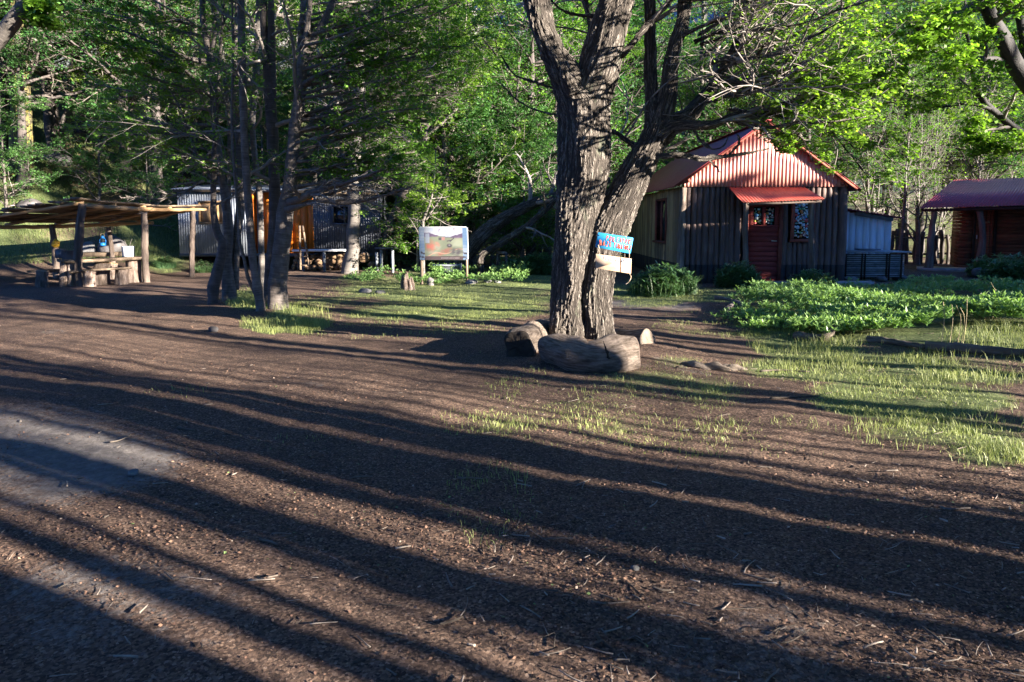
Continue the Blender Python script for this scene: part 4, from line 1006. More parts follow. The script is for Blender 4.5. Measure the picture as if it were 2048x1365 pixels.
# foreground limbs that reach in from trees outside the frame
def g_at(x, y): return np.array([x, y, float(hgt(x, y))])
px_tree('beech_tree', 'smooth dark trunk leaning in from the right edge of the picture with bent side limbs', [
    [(2420, 620, 34, 8.2), (2330, 480, 30, 8.1), (2200, 330, 25, 8.0), (2120, 250, 22, 7.9), (2066, 180, 20, 7.8), (2030, 130, 17, 7.7), (2000, 70, 15, 7.6), (1975, 20, 13.5, 7.5), (1955, -50, 12, 7.4), (1920, -250, 8, 7.2)]], 7.8, 'shadebark', seed=41, tmin=.72, nbr=6, lam=7, L=1.6, bias=(-.2, 0, .2), bw=.4,
    br=[[(2006, 128, 6.5, 7.7), (1990, 119, 6, 7.6), (1950, 118, 5.5, 7.4), (1914, 112, 4, 7.2), (1880, 95, 2, 7)],
        [(1962, 16, 7, 7.5), (1935, 24, 6, 7.3), (1904, 50, 5.5, 7.1), (1870, 69, 5, 7), (1851, 72, 4.6, 6.9), (1838, 62, 4, 6.9), (1828, 47, 3, 6.9)],
        [(1968, 10, 7, 7.6), (2020, 5, 6, 7.8), (2060, -8, 5, 7.9)],
        [(2200, 340, 9, 8.3), (2100, 300, 7, 8.4), (2048, 269, 6.5, 8.4), (1983, 219, 6, 8.4), (1960, 190, 5.5, 8.4), (1944, 140, 5, 8.4), (1942, 105, 4.5, 8.4), (1933, 60, 3, 8.4), (1930, 0, 2, 8.4)],
        [(1985, 220, 4, 8.4), (1940, 207, 3.2, 8.3), (1880, 212, 3, 8.2), (1820, 185, 2.4, 8.1), (1790, 150, 1.8, 8), (1760, 118, 1, 8)],
        [(2090, 303, 4, 8), (2020, 300, 3.6, 8), (1985, 285, 2.8, 8), (1950, 258, 1.6, 8)],
        [(2048, -20, 8, 8.6), (2036, 20, 7.5, 8.6), (2046, 80, 6.5, 8.6), (2050, 150, 6, 8.7)]])
px_tree('beech_tree', 'smooth grey limb reaching up at the top left corner with a broken twig', [
    [(-420, 640, 40, 6.6), (-330, 430, 34, 6.5), (-180, 240, 27, 6.3), (-60, 130, 21, 6.2), (0, 75, 17, 6.1), (35, 30, 15.5, 6.0), (57, 0, 14, 6.0), (90, -60, 12, 5.9), (150, -260, 7, 5.8)]], 6.5, 'greybark', seed=42, tmin=.8, nbr=4, lam=4, L=1.2, bias=(-.3, 0, .6), bw=.6,
    br=[[(62, 12, 4, 6), (75, 6, 3.5, 5.95), (84, 13, 1.6, 5.9)], [(54, 26, 2.6, 6), (70, 36, 2.2, 6), (98, 48, 1, 6)]])
# old trunks leaning in the undergrowth right of the picture board
px_tree('leaning_tree', 'old grey trunk leaning steeply to the right behind the picture board', [
    [(925, 520, 17), (955, 480, 17), (985, 452, 15), (1030, 425, 13), (1080, 402, 11), (1140, 385, 10), (1220, 360, 7)]], 20.5, 'furrow', seed=43, tmin=.5, nbr=6, lam=10, L=2.2, leafm='leafshade')
px_tree('leaning_tree', 'second thinner leaning trunk below the old grey one', [
    [(962, 515, 9), (985, 498, 8), (1015, 478, 8), (1050, 455, 7), (1085, 425, 7), (1110, 400, 6), (1150, 350, 4)]], 19.8, 'furrow', seed=44, tmin=.5, nbr=6, lam=10, L=2., leafm='leafshade')
px_tree('beech_tree', 'stout grey beech growing through in front of the dark cabin', [
    [(700, 538, 19), (705, 500, 14), (707, 450, 13), (708, 415, 13), (706, 370, 12), (712, 300, 11), (720, 200, 10), (722, 60, 8), (730, -150, 5)]], 20.6, 'greybark', seed=45, tmin=.35, nbr=14, lam=9, L=3.2, leafm='leaf', lf=(.08, .055))
px_tree('beech_tree', 'dark trunk leaning over the right end of the dark cabin', [
    [(758, 520, 10), (770, 480, 10), (785, 440, 10), (800, 405, 10), (830, 340, 9), (860, 240, 8), (880, 80, 6)]], 22.5, 'darkbark', seed=46, tmin=.5, nbr=10, lam=9, L=2.6, leafm='leaf', lf=(.08, .055))
px_tree('beech_tree', 'young beech with bright leaves right behind the picture board', [
    [(846, 455, 3), (848, 440, 3), (852, 425, 3), (862, 400, 2.4), (868, 360, 1.6), (872, 300, 1)],
    [(852, 440, 2.4, 18), (862, 425, 2.2, 18), (876, 405, 1.8, 18), (890, 380, 1, 18)]], 18, 'greybark', seed=47, tmin=.15, nbr=9, lam=10, L=1.3, lf=(.06, .045), leafz=1.6)
px_tree('mossy_tree', 'massive trunk covered in yellow lichen on the bank at far left', [
    [(40, 345, 26), (42, 300, 22), (44, 240, 20), (40, 180, 18), (36, 120, 20), (30, 20, 17), (20, -160, 12)]], G(40, 345)[1], 'moss', seed=48, tmin=.35, nbr=12, lam=9, L=3.2, leafm='leafshade', lf=(.08, .055), flare=.4)
px_tree('broken_tree', 'pale broken stump leaning on the bank beside the yellow lichen trunk', [
    [(108, 305, 14), (118, 280, 11), (132, 240, 10), (142, 215, 9)]], G(108, 305)[1], 'greybark', seed=49, leafy=False, nbr=2, L=.5)
# ------------------------------------------------------------------ corrugated sheets
def sheet(mb, a, b, bot, top, n, waves, amp, nv=2, th=.004, per=6):
    """sheet from a to b along u; bot(t), top(t) give the two edge points; ribs run from bot to top"""
    m = int(waves*per)+1; t = np.linspace(0, 1, m)
    n = np.array(n, float); off = amp*np.cos(t*waves*2*np.pi)
    Bt = np.array([bot(x) for x in t])+off[:, None]*n; Tp = np.array([top(x) for x in t])+off[:, None]*n
    s = np.linspace(0, 1, nv)[:, None, None]
    V1 = (Bt[None]*(1-s)+Tp[None]*s).reshape(-1, 3); V2 = V1-n*th
    i = np.arange(nv-1)[:, None]*m+np.arange(m-1)[None]
    f = np.stack([i, i+1, i+1+m, i+m], -1).reshape(-1, 4); f2 = f[:, ::-1]+len(V1)
    N = len(V1); rim = []
    j = np.arange(m-1); rim.append(np.stack([j+1, j, j+N, j+1+N], 1)); jt = j+(nv-1)*m; rim.append(np.stack([jt, jt+1, jt+1+N, jt+N], 1))
    kx = np.arange(nv-1)*m; rim.append(np.stack([kx, kx+m, kx+m+N, kx+N], 1)); ke = kx+m-1; rim.append(np.stack([ke+m, ke, ke+N, ke+m+N], 1))
    mb.add(np.vstack([V1, V2]), [f, f2]+rim, tint=np.full(2*N, .5))
def quad_sheet(mb, p00, p10, p11, p01, waves, amp, nv=2, per=6):
    """corners: bottom-left, bottom-right, top-right, top-left; ribs run bottom to top"""
    p00, p10, p11, p01 = [np.array(q, float) for q in (p00, p10, p11, p01)]
    n = np.cross(p10-p00, p01-p00); n /= np.linalg.norm(n)
    if n[2] < -.2: n = -n
    sheet(mb, p00, p10, lambda t: p00*(1-t)+p10*t, lambda t: p01*(1-t)+p11*t, n, waves, amp, nv, per=per)
def V3(*a): return np.array(a, float)
# ------------------------------------------------------------------ red-roofed log hut
def log_hut():
    g = np.random.default_rng(8)
    X0, X1, Y0, Y1 = 4.28, 8.32, 17.25, 25.4
    EZ, RZ, XR = 2.40, 4.0, 6.25
    base = V3((X0+X1)/2, Y0, float(hgt(6.3, 17.3)))
    root = thing('log_hut', base, 'log hut with a red corrugated gable, sunlit above and shaded below', 'hut')
    # walls of upright logs, dark tarred foot
    m, nt, b, out = mat_base('stained_upright_logs')
    v = coords(nt, 'bark', (1, 1, .15)); n1 = noise(nt, v, 16, 6, .7)
    c = ramp(nt, n1, [(.3, (.055, .035, .03)), (.55, (.13, .08, .065)), (.75, (.24, .17, .14)), (.85, (.36, .31, .28))])
    sx = nd(nt, 'ShaderNodeSeparateXYZ'); nt.links.new(nd(nt, 'ShaderNodeTexCoord').outputs['Object'], sx.inputs[0])
    t = nd(nt, 'ShaderNodeAttribute', attribute_name='tint').outputs['Fac']
    c = mixc(nt, math_(nt, 'MULTIPLY', t, .45), c, (.10, .075, .07))
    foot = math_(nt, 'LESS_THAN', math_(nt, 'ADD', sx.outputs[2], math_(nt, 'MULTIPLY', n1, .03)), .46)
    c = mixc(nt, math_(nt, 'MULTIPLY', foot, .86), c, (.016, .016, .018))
    nt.links.new(c, b.inputs['Base Color']); b.inputs['Roughness'].default_value = .75; bump(nt, b, noise(nt, v, 40, 5, .7), .7, .012)
    mlog = m
    mb = MB(); x = X0+.07
    while x < X1-.02:
        r = .06+.032*g.random()
        if x > X1-.22: r = .12
        cx = x+r
        inside_door = 5.83 < cx < 6.78; inside_win = 6.98 < cx < 7.62
        if not inside_door:
            segs = [(-.1, EZ+.06)] if not inside_win else [(-.1, 1.02), (2.12, EZ+.06)]
            for z0, z1 in segs:
                pole(mb, [V3(cx+g.normal()*.008, Y0, z0), V3(cx+g.normal()*.012, Y0-.01, (z0+z1)/2), V3(cx+g.normal()*.008, Y0, z1)], [r*1.03, r, r*.94], 14, 16, .035, seed=int(g.integers(1e6)))
        x += 2*r-.008
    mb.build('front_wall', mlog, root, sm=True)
    mb = MB(); box(mb, ((X0+X1)/2, Y0+.09, EZ/2-.03), (X1-X0-.1, .05, EZ-.05)); mb.build('wall_core', MT['chink'], root)
    # side wall of split slabs
    m2, nt, b, out = mat_base('split_slab_wall')
    v = coords(nt, 'Object', (1, 14, .5)); n1 = noise(nt, v, 3, 6, .7)
    c = ramp(nt, n1, [(.3, (.24, .14, .05)), (.5, (.46, .30, .13)), (.7, (.62, .45, .23))])
    sx = nd(nt, 'ShaderNodeSeparateXYZ'); nt.links.new(nd(nt, 'ShaderNodeTexCoord').outputs['Object'], sx.inputs[0])
    t = nd(nt, 'ShaderNodeAttribute', attribute_name='tint').outputs['Fac']
    c = mixc(nt, math_(nt, 'MULTIPLY', math_(nt, 'POWER', t, 1.6), .9), c, (.09, .06, .04))
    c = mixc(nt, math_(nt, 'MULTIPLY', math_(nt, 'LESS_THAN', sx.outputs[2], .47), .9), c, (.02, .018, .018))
    nt.links.new(c, b.inputs['Base Color']); b.inputs['Roughness'].default_value = .85; bump(nt, b, n1, .8, .02)
    mb = MB(); y = Y0+.02
    while y < Y1:
        w_ = .08+.09*g.random(); cy = y+w_/2
        win = 18.65 < cy < 20.05
        for z0, z1 in ([(-.1, EZ)] if not win else [(-.1, 1.0), (2.12, EZ)]):
            pole(mb, [V3(X0-.01*g.random(), cy, z0), V3(X0-.015*g.random(), cy+g.normal()*.006, (z0+z1)/2), V3(X0-.01*g.random(), cy, z1)], [w_*.56, w_*.54, w_*.5], 8, 8, .06, seed=int(g.integers(1e6)))
        y += w_
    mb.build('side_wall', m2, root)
    mb = MB(); box(mb, (X0+.09, (Y0+Y1)/2, EZ/2-.03), (.05, Y1-Y0-.3, EZ-.05)); box(mb, (X1-.05, (Y0+Y1)/2, EZ/2-.03), (.06, Y1-Y0-.3, EZ-.05)); box(mb, ((X0+X1)/2, Y1-.1, EZ/2-.03), (X1-X0-.2, .06, EZ-.05)); mb.build('rear_wall', MT['chink'], root)
    # side window
    wf = MB(); wx = X0-.07
    beam(wf, (wx, 18.68, .98), (wx, 18.68, 2.14), .06, .07); beam(wf, (wx, 20.02, .98), (wx, 20.02, 2.14), .06, .07)
    beam(wf, (wx, 18.65, 2.15), (wx, 20.05, 2.15), .05, .07); beam(wf, (wx-.03, 18.6, .97), (wx-.03, 20.1, .97), .11, .06); beam(wf, (wx+.01, 19.35, 1.0), (wx+.01, 19.35, 2.12), .045, .05)
    win = wf.build('window', MT['maroon'], root)
    mb = MB(); box(mb, (wx+.03, 19.35, 1.56), (.012, 1.28, 1.12)); mb.build('pane', MT['glass'], win)
    # gable
    GX0, GX1, GY = X0+.0, X1+.02, Y0-.11
    def top(t):
        x = GX0+(GX1-GX0)*t; return V3(x, GY, RZ-.05-abs(x-XR)*(RZ-EZ)/2.25)
    mb = MB(); sheet(mb, None, None, lambda t: V3(GX0+(GX1-GX0)*t, GY, 2.40), top, (0, -1, 0), 43, .013, 3)
    mb.build('gable', MT['redgable'], root)
    # roof, two slopes; eaves overhang
    FY, BY = Y0-.27, Y1+.3
    mb = MB(); k = (RZ-EZ)/2.25
    XL, XRr = XR-2.26, XR+2.38
    quad_sheet(mb, (XL, BY, RZ-k*2.26), (XL, FY, RZ-k*2.26), (XR, FY, RZ), (XR, BY, RZ), 84, .013, 3)
    quad_sheet(mb, (XRr, FY, RZ-k*2.38), (XRr, BY, RZ-k*2.38), (XR, BY, RZ), (XR, FY, RZ), 84, .013, 3)
    rf = mb.build('roof', MT['redroof'], root)
    mb = MB(); beam(mb, (XR, FY-.01, RZ+.012), (XR, BY, RZ+.012), .22, .012)
    mb.build('ridge_cap', MT['redroof'], rf)
    mb = MB()
    for sgn, xe in ((-1, XL+.1), (1, XRr-.1)):
        beam(mb, (XR, FY+.03, RZ-.045), (xe, FY+.03, RZ-.045-k*abs(xe-XR)), .03, .05, up=(0, 0, 1))
    for xx in (X0+.1, 5.3, XR, 7.4, X1-.1):
        zz = RZ-.10-k*abs(xx-XR); pole(mb, [V3(xx, FY+.1, zz-.03), V3(xx, Y0+.3, zz-.03)], [.045, .045], 10, 4, .03)
    mb.build('rafters', MT['maroon'], rf)
    # door with two stickered panes
    DX0, DX1, DY = 5.94, 6.70, Y0+.0
    mb = MB(); pn = 11; z0, z1 = .03, 1.40
    for i in range(pn):
        a = z0+(z1-z0)*i/pn; box(mb, ((DX0+DX1)/2, DY-.02+.003*(i % 2), a+(z1-z0)/pn/2), (DX1-DX0, .035, (z1-z0)/pn-.006))
    for xx, w_ in ((DX0+.06, .12), ((DX0+DX1)/2, .085), (DX1-.05, .10)): box(mb, (xx, DY-.021, 1.66), (w_, .036, .50), tint=.4)
    box(mb, ((DX0+DX1)/2, DY-.0235, 1.935), (DX1-DX0+.005, .036, .06), tint=.4); box(mb, ((DX0+DX1)/2, DY-.0235, 1.425), (DX1-DX0+.003, .04, .05), tint=.4)
    door = mb.build('door', MT['dooor'], root)
    mb = MB(); box(mb, ((DX0+DX1)/2, DY+.01, 1.68), (DX1-DX0, .01, .5)); mb.build('pane', MT['glass'], door)
    mb = MB()
    pole(mb, [V3(DX1-.07, DY-.04, 1.05), V3(DX1-.07, DY-.10, 1.05), V3(DX1-.19, DY-.10, 1.055)], [.011]*3, 8, 10, 0)
    mb.build('handle', MT['white'], door)
    mb = MB(); 
    for xx in (DX0-.055, DX1+.05): beam(mb, (xx, DY-.03, -.05), (xx, DY-.03, 2.05), .08, .09)
    beam(mb, (DX0-.1, DY-.034, 2.0), (DX1+.1, DY-.034, 2.0), .08, .09); mb.build('door_frame', MT['maroon'], root)
    def stickers(mb, x0, x1, z0, z1, y, n, seed):
        g2 = np.random.default_rng(seed); placed = []
        pal = [(.50, .66, .80), (.56, .70, .82), (.62, .72, .80), (.45, .62, .80), (.58, .70, .78), (.10, .32, .58), (.62, .56, .10), (.55, .20, .05), (.06, .32, .28), (.16, .42, .12), (.40, .52, .62), (.5, .08, .08), (.70, .70, .62), (.25, .45, .60)]
        for tr_ in range(n*30):
            if len(placed) >= n: break
            s = .026+.028*g2.random(); x = x0+s+(x1-x0-2*s)*g2.random(); z = z0+s+(z1-z0-2*s)*g2.random()
            if any((x-a)**2+(z-b_)**2 < (.80*(s+c_))**2 for a, b_, c_ in placed): continue
            placed.append((x, z, s)); kind = g2.integers(5); yy = y-.001*len(placed)*.12-.001
            cl = tuple(min(.85, 1.25*q) for q in pal[g2.integers(len(pal))])
            for lay, (f_, c_) in enumerate(((1, cl), (.62, pal[g2.integers(len(pal))]), (.3, cl))):
                if lay and g2.random() < .3: continue
                ns = 14 if kind < 2 else (4 if kind < 4 else 3)
                th = np.arange(ns)/ns*6.283+(.785 if ns == 4 else (1.57 if ns == 3 else 0))
                asp = (1, 1) if ns != 4 else (1.15, .55+.4*g2.random())
                yb = yy-.0016*lay
                P = np.stack([x+np.cos(th)*s*f_*asp[0], np.full(ns, yb), z+np.sin(th)*s*f_*asp[1]], 1); Q = P+[0, .0012, 0]
                mb.add(np.vstack([P, Q]), [np.arange(ns)[None], np.stack([np.arange(ns), (np.arange(ns)+1) % ns, (np.arange(ns)+1) % ns+ns, np.arange(ns)+ns], 1)[:, ::-1]], col=np.tile([*c_, 1], (2*ns, 1)))
    mb = MB(); stickers(mb, DX0+.125, (DX0+DX1)/2-.045, 1.46, 1.90, DY+.003, 30, 3); mb.build('stickers', MT['col'], door); mb = MB(); stickers(mb, (DX0+DX1)/2+.045, DX1-.105, 1.46, 1.90, DY+.003, 30, 4)
    mb.build('stickers', MT['col'], door)
    # stickered window
    WX0, WX1, WZ0, WZ1 = 7.03, 7.54, 1.10, 2.08
    mb = MB(); wy = Y0-.06
    for xx in (WX0, WX1): beam(mb, (xx, wy, WZ0-.06), (xx, wy, WZ1+.06), .07, .08)
    beam(mb, (WX0-.045, wy-.004, WZ0-.04), (WX1+.045, wy-.004, WZ0-.04), .10, .08); beam(mb, (WX0-.045, wy-.004, WZ1+.04), (WX1+.045, wy-.004, WZ1+.04), .09, .07)
    win = mb.build('window', MT['maroon'], root); win['label'] = 'red framed window plastered with stickers'
    mb = MB(); box(mb, ((WX0+WX1)/2, wy+.02, (WZ0+WZ1)/2), (WX1-WX0, .01, WZ1-WZ0)); mb.build('pane', MT['glass'], win)
    mb = MB(); stickers(mb, WX0+.04, WX1-.04, WZ0+.01, WZ1-.01, wy+.012, 95, 7); mb.build('stickers', MT['col'], win)
    # awning
    mb = MB(); aw = [V3(5.44, 16.25, 1.99), V3(7.38, 16.25, 2.06), V3(7.24, Y0-.13, 2.39), V3(5.36, Y0-.13, 2.39)]
    quad_sheet(mb, aw[0], aw[1], aw[2], aw[3], 25, .013, 2); ao = mb.build('awning', MT['awning'], root)
    mb = MB(); beam(mb, aw[0]+[.05, .08, -.05], aw[1]+[-.03, .08, -.05], .05, .05)
    for f_ in (.08, .5, .92): beam(mb, aw[0]*(1-f_)+aw[1]*f_+[0, .05, -.035], aw[3]*(1-f_)+aw[2]*f_+[0, 0, -.035], .04, .045)
    mb.build('awning_frame', MT['white'] if False else MT['post'], ao)
    for xx, lean, sd in ((5.58, .0, 1), (7.16, -.06, 2)):
        mb = MB(); pole(mb, [V3(xx+.03, 16.38, -.1), V3(xx+.03-lean*.2, 16.38, .6), V3(xx-.01, 16.37, 1.3), V3(xx+lean*.6, 16.36, 1.97)], [.075, .07, .062, .06], 14, 30, .06, seed=sd)
        mb.build('awning_post', MT['post'], root, sm=True)
    mb = MB(); pole(mb, [V3(X0-.02, Y0-.06, -.1), V3(X0-.03, Y0-.07, 1.2), V3(X0, Y0-.06, 2.38)], [.10, .09, .08], 14, 20, .05, seed=5); mb.build('corner_post', MT['post'], root, sm=True)
log_hut()
# concrete path pieces before the hut
def path():
    mb = MB()
    for (x0, x1, y0, y1) in ((5.0, 8.9, 16.55, 17.1), (6.2, 7.3, 15.6, 16.5), (6.9, 8.2, 14.8, 15.5)):
        n = 24; th = np.arange(n)/n*6.283; g2 = np.random.default_rng(int(x0*10))
        r = 1+.07*g2.normal(size=n)
        X = (x0+x1)/2+np.sign(np.cos(th))*np.abs(np.cos(th))**.45*(x1-x0)/2*r; Yv = (y0+y1)/2+np.sign(np.sin(th))*np.abs(np.sin(th))**.45*(y1-y0)/2*r
        zt = hgt(X, Yv).max()+.03
        V = np.vstack([np.stack([X, Yv, 0*X+zt], 1), np.stack([X*1, Yv, 0*X+zt-.15], 1)])
        mb.add(V, [np.arange(n)[None], np.stack([np.arange(n)+n, (np.arange(n)+1) % n+n, (np.arange(n)+1) % n, np.arange(n)], 1)], tint=np.full(2*n, .5))
    o = mb.build('path', MT['concrete']); o['kind'] = 'structure'
path()
# ------------------------------------------------------------------ whitewashed lean-to
def lean_to():
    x0, x1, y = 8.52, 10.46, 18.9
    root = thing('plank_shed', (9.5, y, float(hgt(9.5, y))), 'low whitewashed plank lean-to on the right side of the log hut', 'shed')
    mb = MB(); x = x0
    g = np.random.default_rng(2)
    while x < x1-.02:
        w_ = min(.16+.07*g.random(), x1-x); zt = 1.93-(x+w_/2-x0)*.17
        box(mb, (x+w_/2, y+.004*g.random(), zt/2-.05), (w_-.008, .03, zt+.1)); x += w_
    y2 = y
    while y2 < 22:
        box(mb, (x1, y2+.11, .76), (.03, .19, 1.58)); y2 += .2
    mb.build('wall', MT['whitewall'], root)
    mb = MB(); quad_sheet(mb, (x0-.02, y-.2, 1.99), (x1+.25, y-.2, 1.64), (x1+.25, 22.1, 1.64), (x0-.02, 22.1, 1.99), 24, .012); mb.build('roof', MT['redroof'], root)
    mb = MB(); beam(mb, (9.45, y-.04, 1.77), (x1+.02, y-.04, 1.60), .03, .11); mb.build('eave_board', MT['greyslat'], root)
    mb = MB(); box(mb, (8.66, y-.03, 1.05), (.16, .03, .85)); mb.build('door', MT['dooor'], root)
lean_to()
def slat_bin():
    x0, x1, y = 8.70, 10.32, 17.95
    root = thing('slatted_bin', (9.5, y, float(hgt(9.5, y))), 'grey slatted timber bin with a lid between stones, before the white lean-to', 'storage bin')
    mb = MB()
    for i in range(11):
        z = .10+i*.055; 
        box(mb, ((x0+x1)/2+.0, y+.006*(i % 2), z), (x1-x0, .03, .034)); box(mb, (x1, y+.36, z), (.03, .7, .034)); box(mb, (x0, y+.36, z), (.03, .7, .034))
    mb.build('slats', MT['greyslat'], root)
    for xx in (x0+.08, x0+.5, x0+.58, x0+1.15, x0+1.22, x1-.08):
        mb = MB(); beam(mb, (xx, y-.028, 0), (xx, y-.028, .70), .035, .03); mb.build('batten', MT['chink'], root)
    mb = MB(); beam(mb, (x0-.1, y+.33, .76), (x1+.14, y+.33, .74), .82, .035); box(mb, (x0+.8, y+.3, .80), (.5, .4, .03)); mb.build('lid', MT['greyslat'], root)
    mb = MB(); box(mb, ((x0+x1)/2, y+.4, .36), (x1-x0-.12, .55, .6)); mb.build('contents', MT['chink'], root)
slat_bin()
# ------------------------------------------------------------------ brown hut with porch at the right edge
def brown_hut():
    th = math.radians(-28); R = np.array([[math.cos(th), -math.sin(th), 0], [math.sin(th), math.cos(th), 0], [0, 0, 1]])
    O = V3(13.15, 21.9, 0)
    def L(x, y, z): return O+R@V3(x, y, z)
    root = thing('brown_hut', O+[2.5, 0, float(hgt(15, 22))], 'brown plank hut with red roof and log-post porch at the right edge', 'hut')
    mb = MB(); g = np.random.default_rng(4)
    quad_sheet(mb, L(-.15, -.35, 1.97), L(7.2, -.35, 2.12), L(7.2, 1.75, 2.98), L(.9, 1.75, 2.93), 88, .013)
    quad_sheet(mb, L(7.2, 3.9, 2.1), L(3.2, 3.9, 1.97), L(.9, 1.75, 2.93), L(7.2, 1.75, 2.98), 88, .013)
    mb.build('roof', MT['redroof'], root)
    mb = MB(); beam(mb, L(-.1, -.28, 1.90), L(7, -.28, 2.03), .06, .09); mb.build('fascia', MT['chink'], root)
    mb = MB(); nz = 19
    for i in range(nz):
        z = .05+i*.11
        for (xa, xb) in ((1.05, 1.42), (2.0, 2.9), (3.9, 6.9)):
            box(mb, L((xa+xb)/2, .75+.004*(i % 2), z+.05), (xb-xa, .03, .105), R)
        box(mb, L(1.05, 2.0, z+.05), (.03, 2.5, .105), R)
    mb.build('wall', MT['brownwall'], root)
    mb = MB(); box(mb, L(4, .85, 1.03), (5.8, .05, 2.0), R); mb.build('wall_core', MT['chink'], root)
    for (xa, xb, lab) in ((1.46, 1.96, ''), (2.98, 3.84, '')):
        mb = MB(); n = 5
        for i in range(n):
            w_ = (xb-xa)/n; box(mb, L(xa+w_*(i+.5), .74, 1.0), (w_-.006, .03, 1.85), R)
        d = mb.build('door', MT['brownwall'], root)
        mb = MB(); beam(mb, L(xa+.05, .71, 1.0), L(xa+.05, .71, 1.12), .02, .02); mb.build('handle', MT['white'], d)
        mb = MB(); box(mb, L((xa+xb)/2, .715, 1.52), (.26, .015, .06), R); mb.build('name_plate', MT['peeled'], d)
    mb = MB()
    for (xa) in (1.43, 1.98, 2.93, 3.87): beam(mb, L(xa, .70, 0), L(xa, .70, 1.95), .05, .06)
    mb.build('door_frame', MT['chink'], root)
    for (xx, lx, r, sd) in ((.22, .1, .105, 3), (1.45, -.03, .10, 5), (3.6, .03, .1, 6), (5.4, 0, .1, 8)):
        mb = MB(); pole(mb, [L(xx-lx*.6, -.15, -.1), L(xx+(.10 if sd == 5 else 0), -.15, .55), L(xx+(.12 if sd == 5 else .0), -.15, 1.1), L(xx+lx*.4, -.17, 1.93)], [r*1.2, r, r*.9, r*.85], 14, 26, .06, seed=sd)
        mb.build('porch_post', MT['post'], root, sm=True)
    mb = MB(); box(mb, L(3.4, .2, .03), (7, 1.2, .1), R); mb.build('porch_floor', MT['concrete'], root)
brown_hut()
def picket_fence():
    g = np.random.default_rng(6)
    root = thing('picket_fence', (14.5, 25, float(hgt(14.5, 25))), 'rough dark picket fence seen through the porch of the brown hut', 'fence')
    mb = MB(); x = 13.6
    while x < 17:
        pole(mb, [V3(x, 25, -.1), V3(x+g.normal()*.04, 25, .6), V3(x+g.normal()*.05, 25, 1.05+.25*g.random())], [.05+.02*g.random()]*3, 8, 8, .1, seed=int(g.integers(999))); x += .2+.08*g.random()
    mb.build('pickets', MT['twigdark'], root)
    mb = MB(); beam(mb, (13.5, 25.06, .35), (17, 25.06, .4), .05, .07); beam(mb, (13.5, 25.06, .95), (17, 25.06, .98), .05, .07); mb.build('rails', MT['twigdark'], root)
picket_fence()
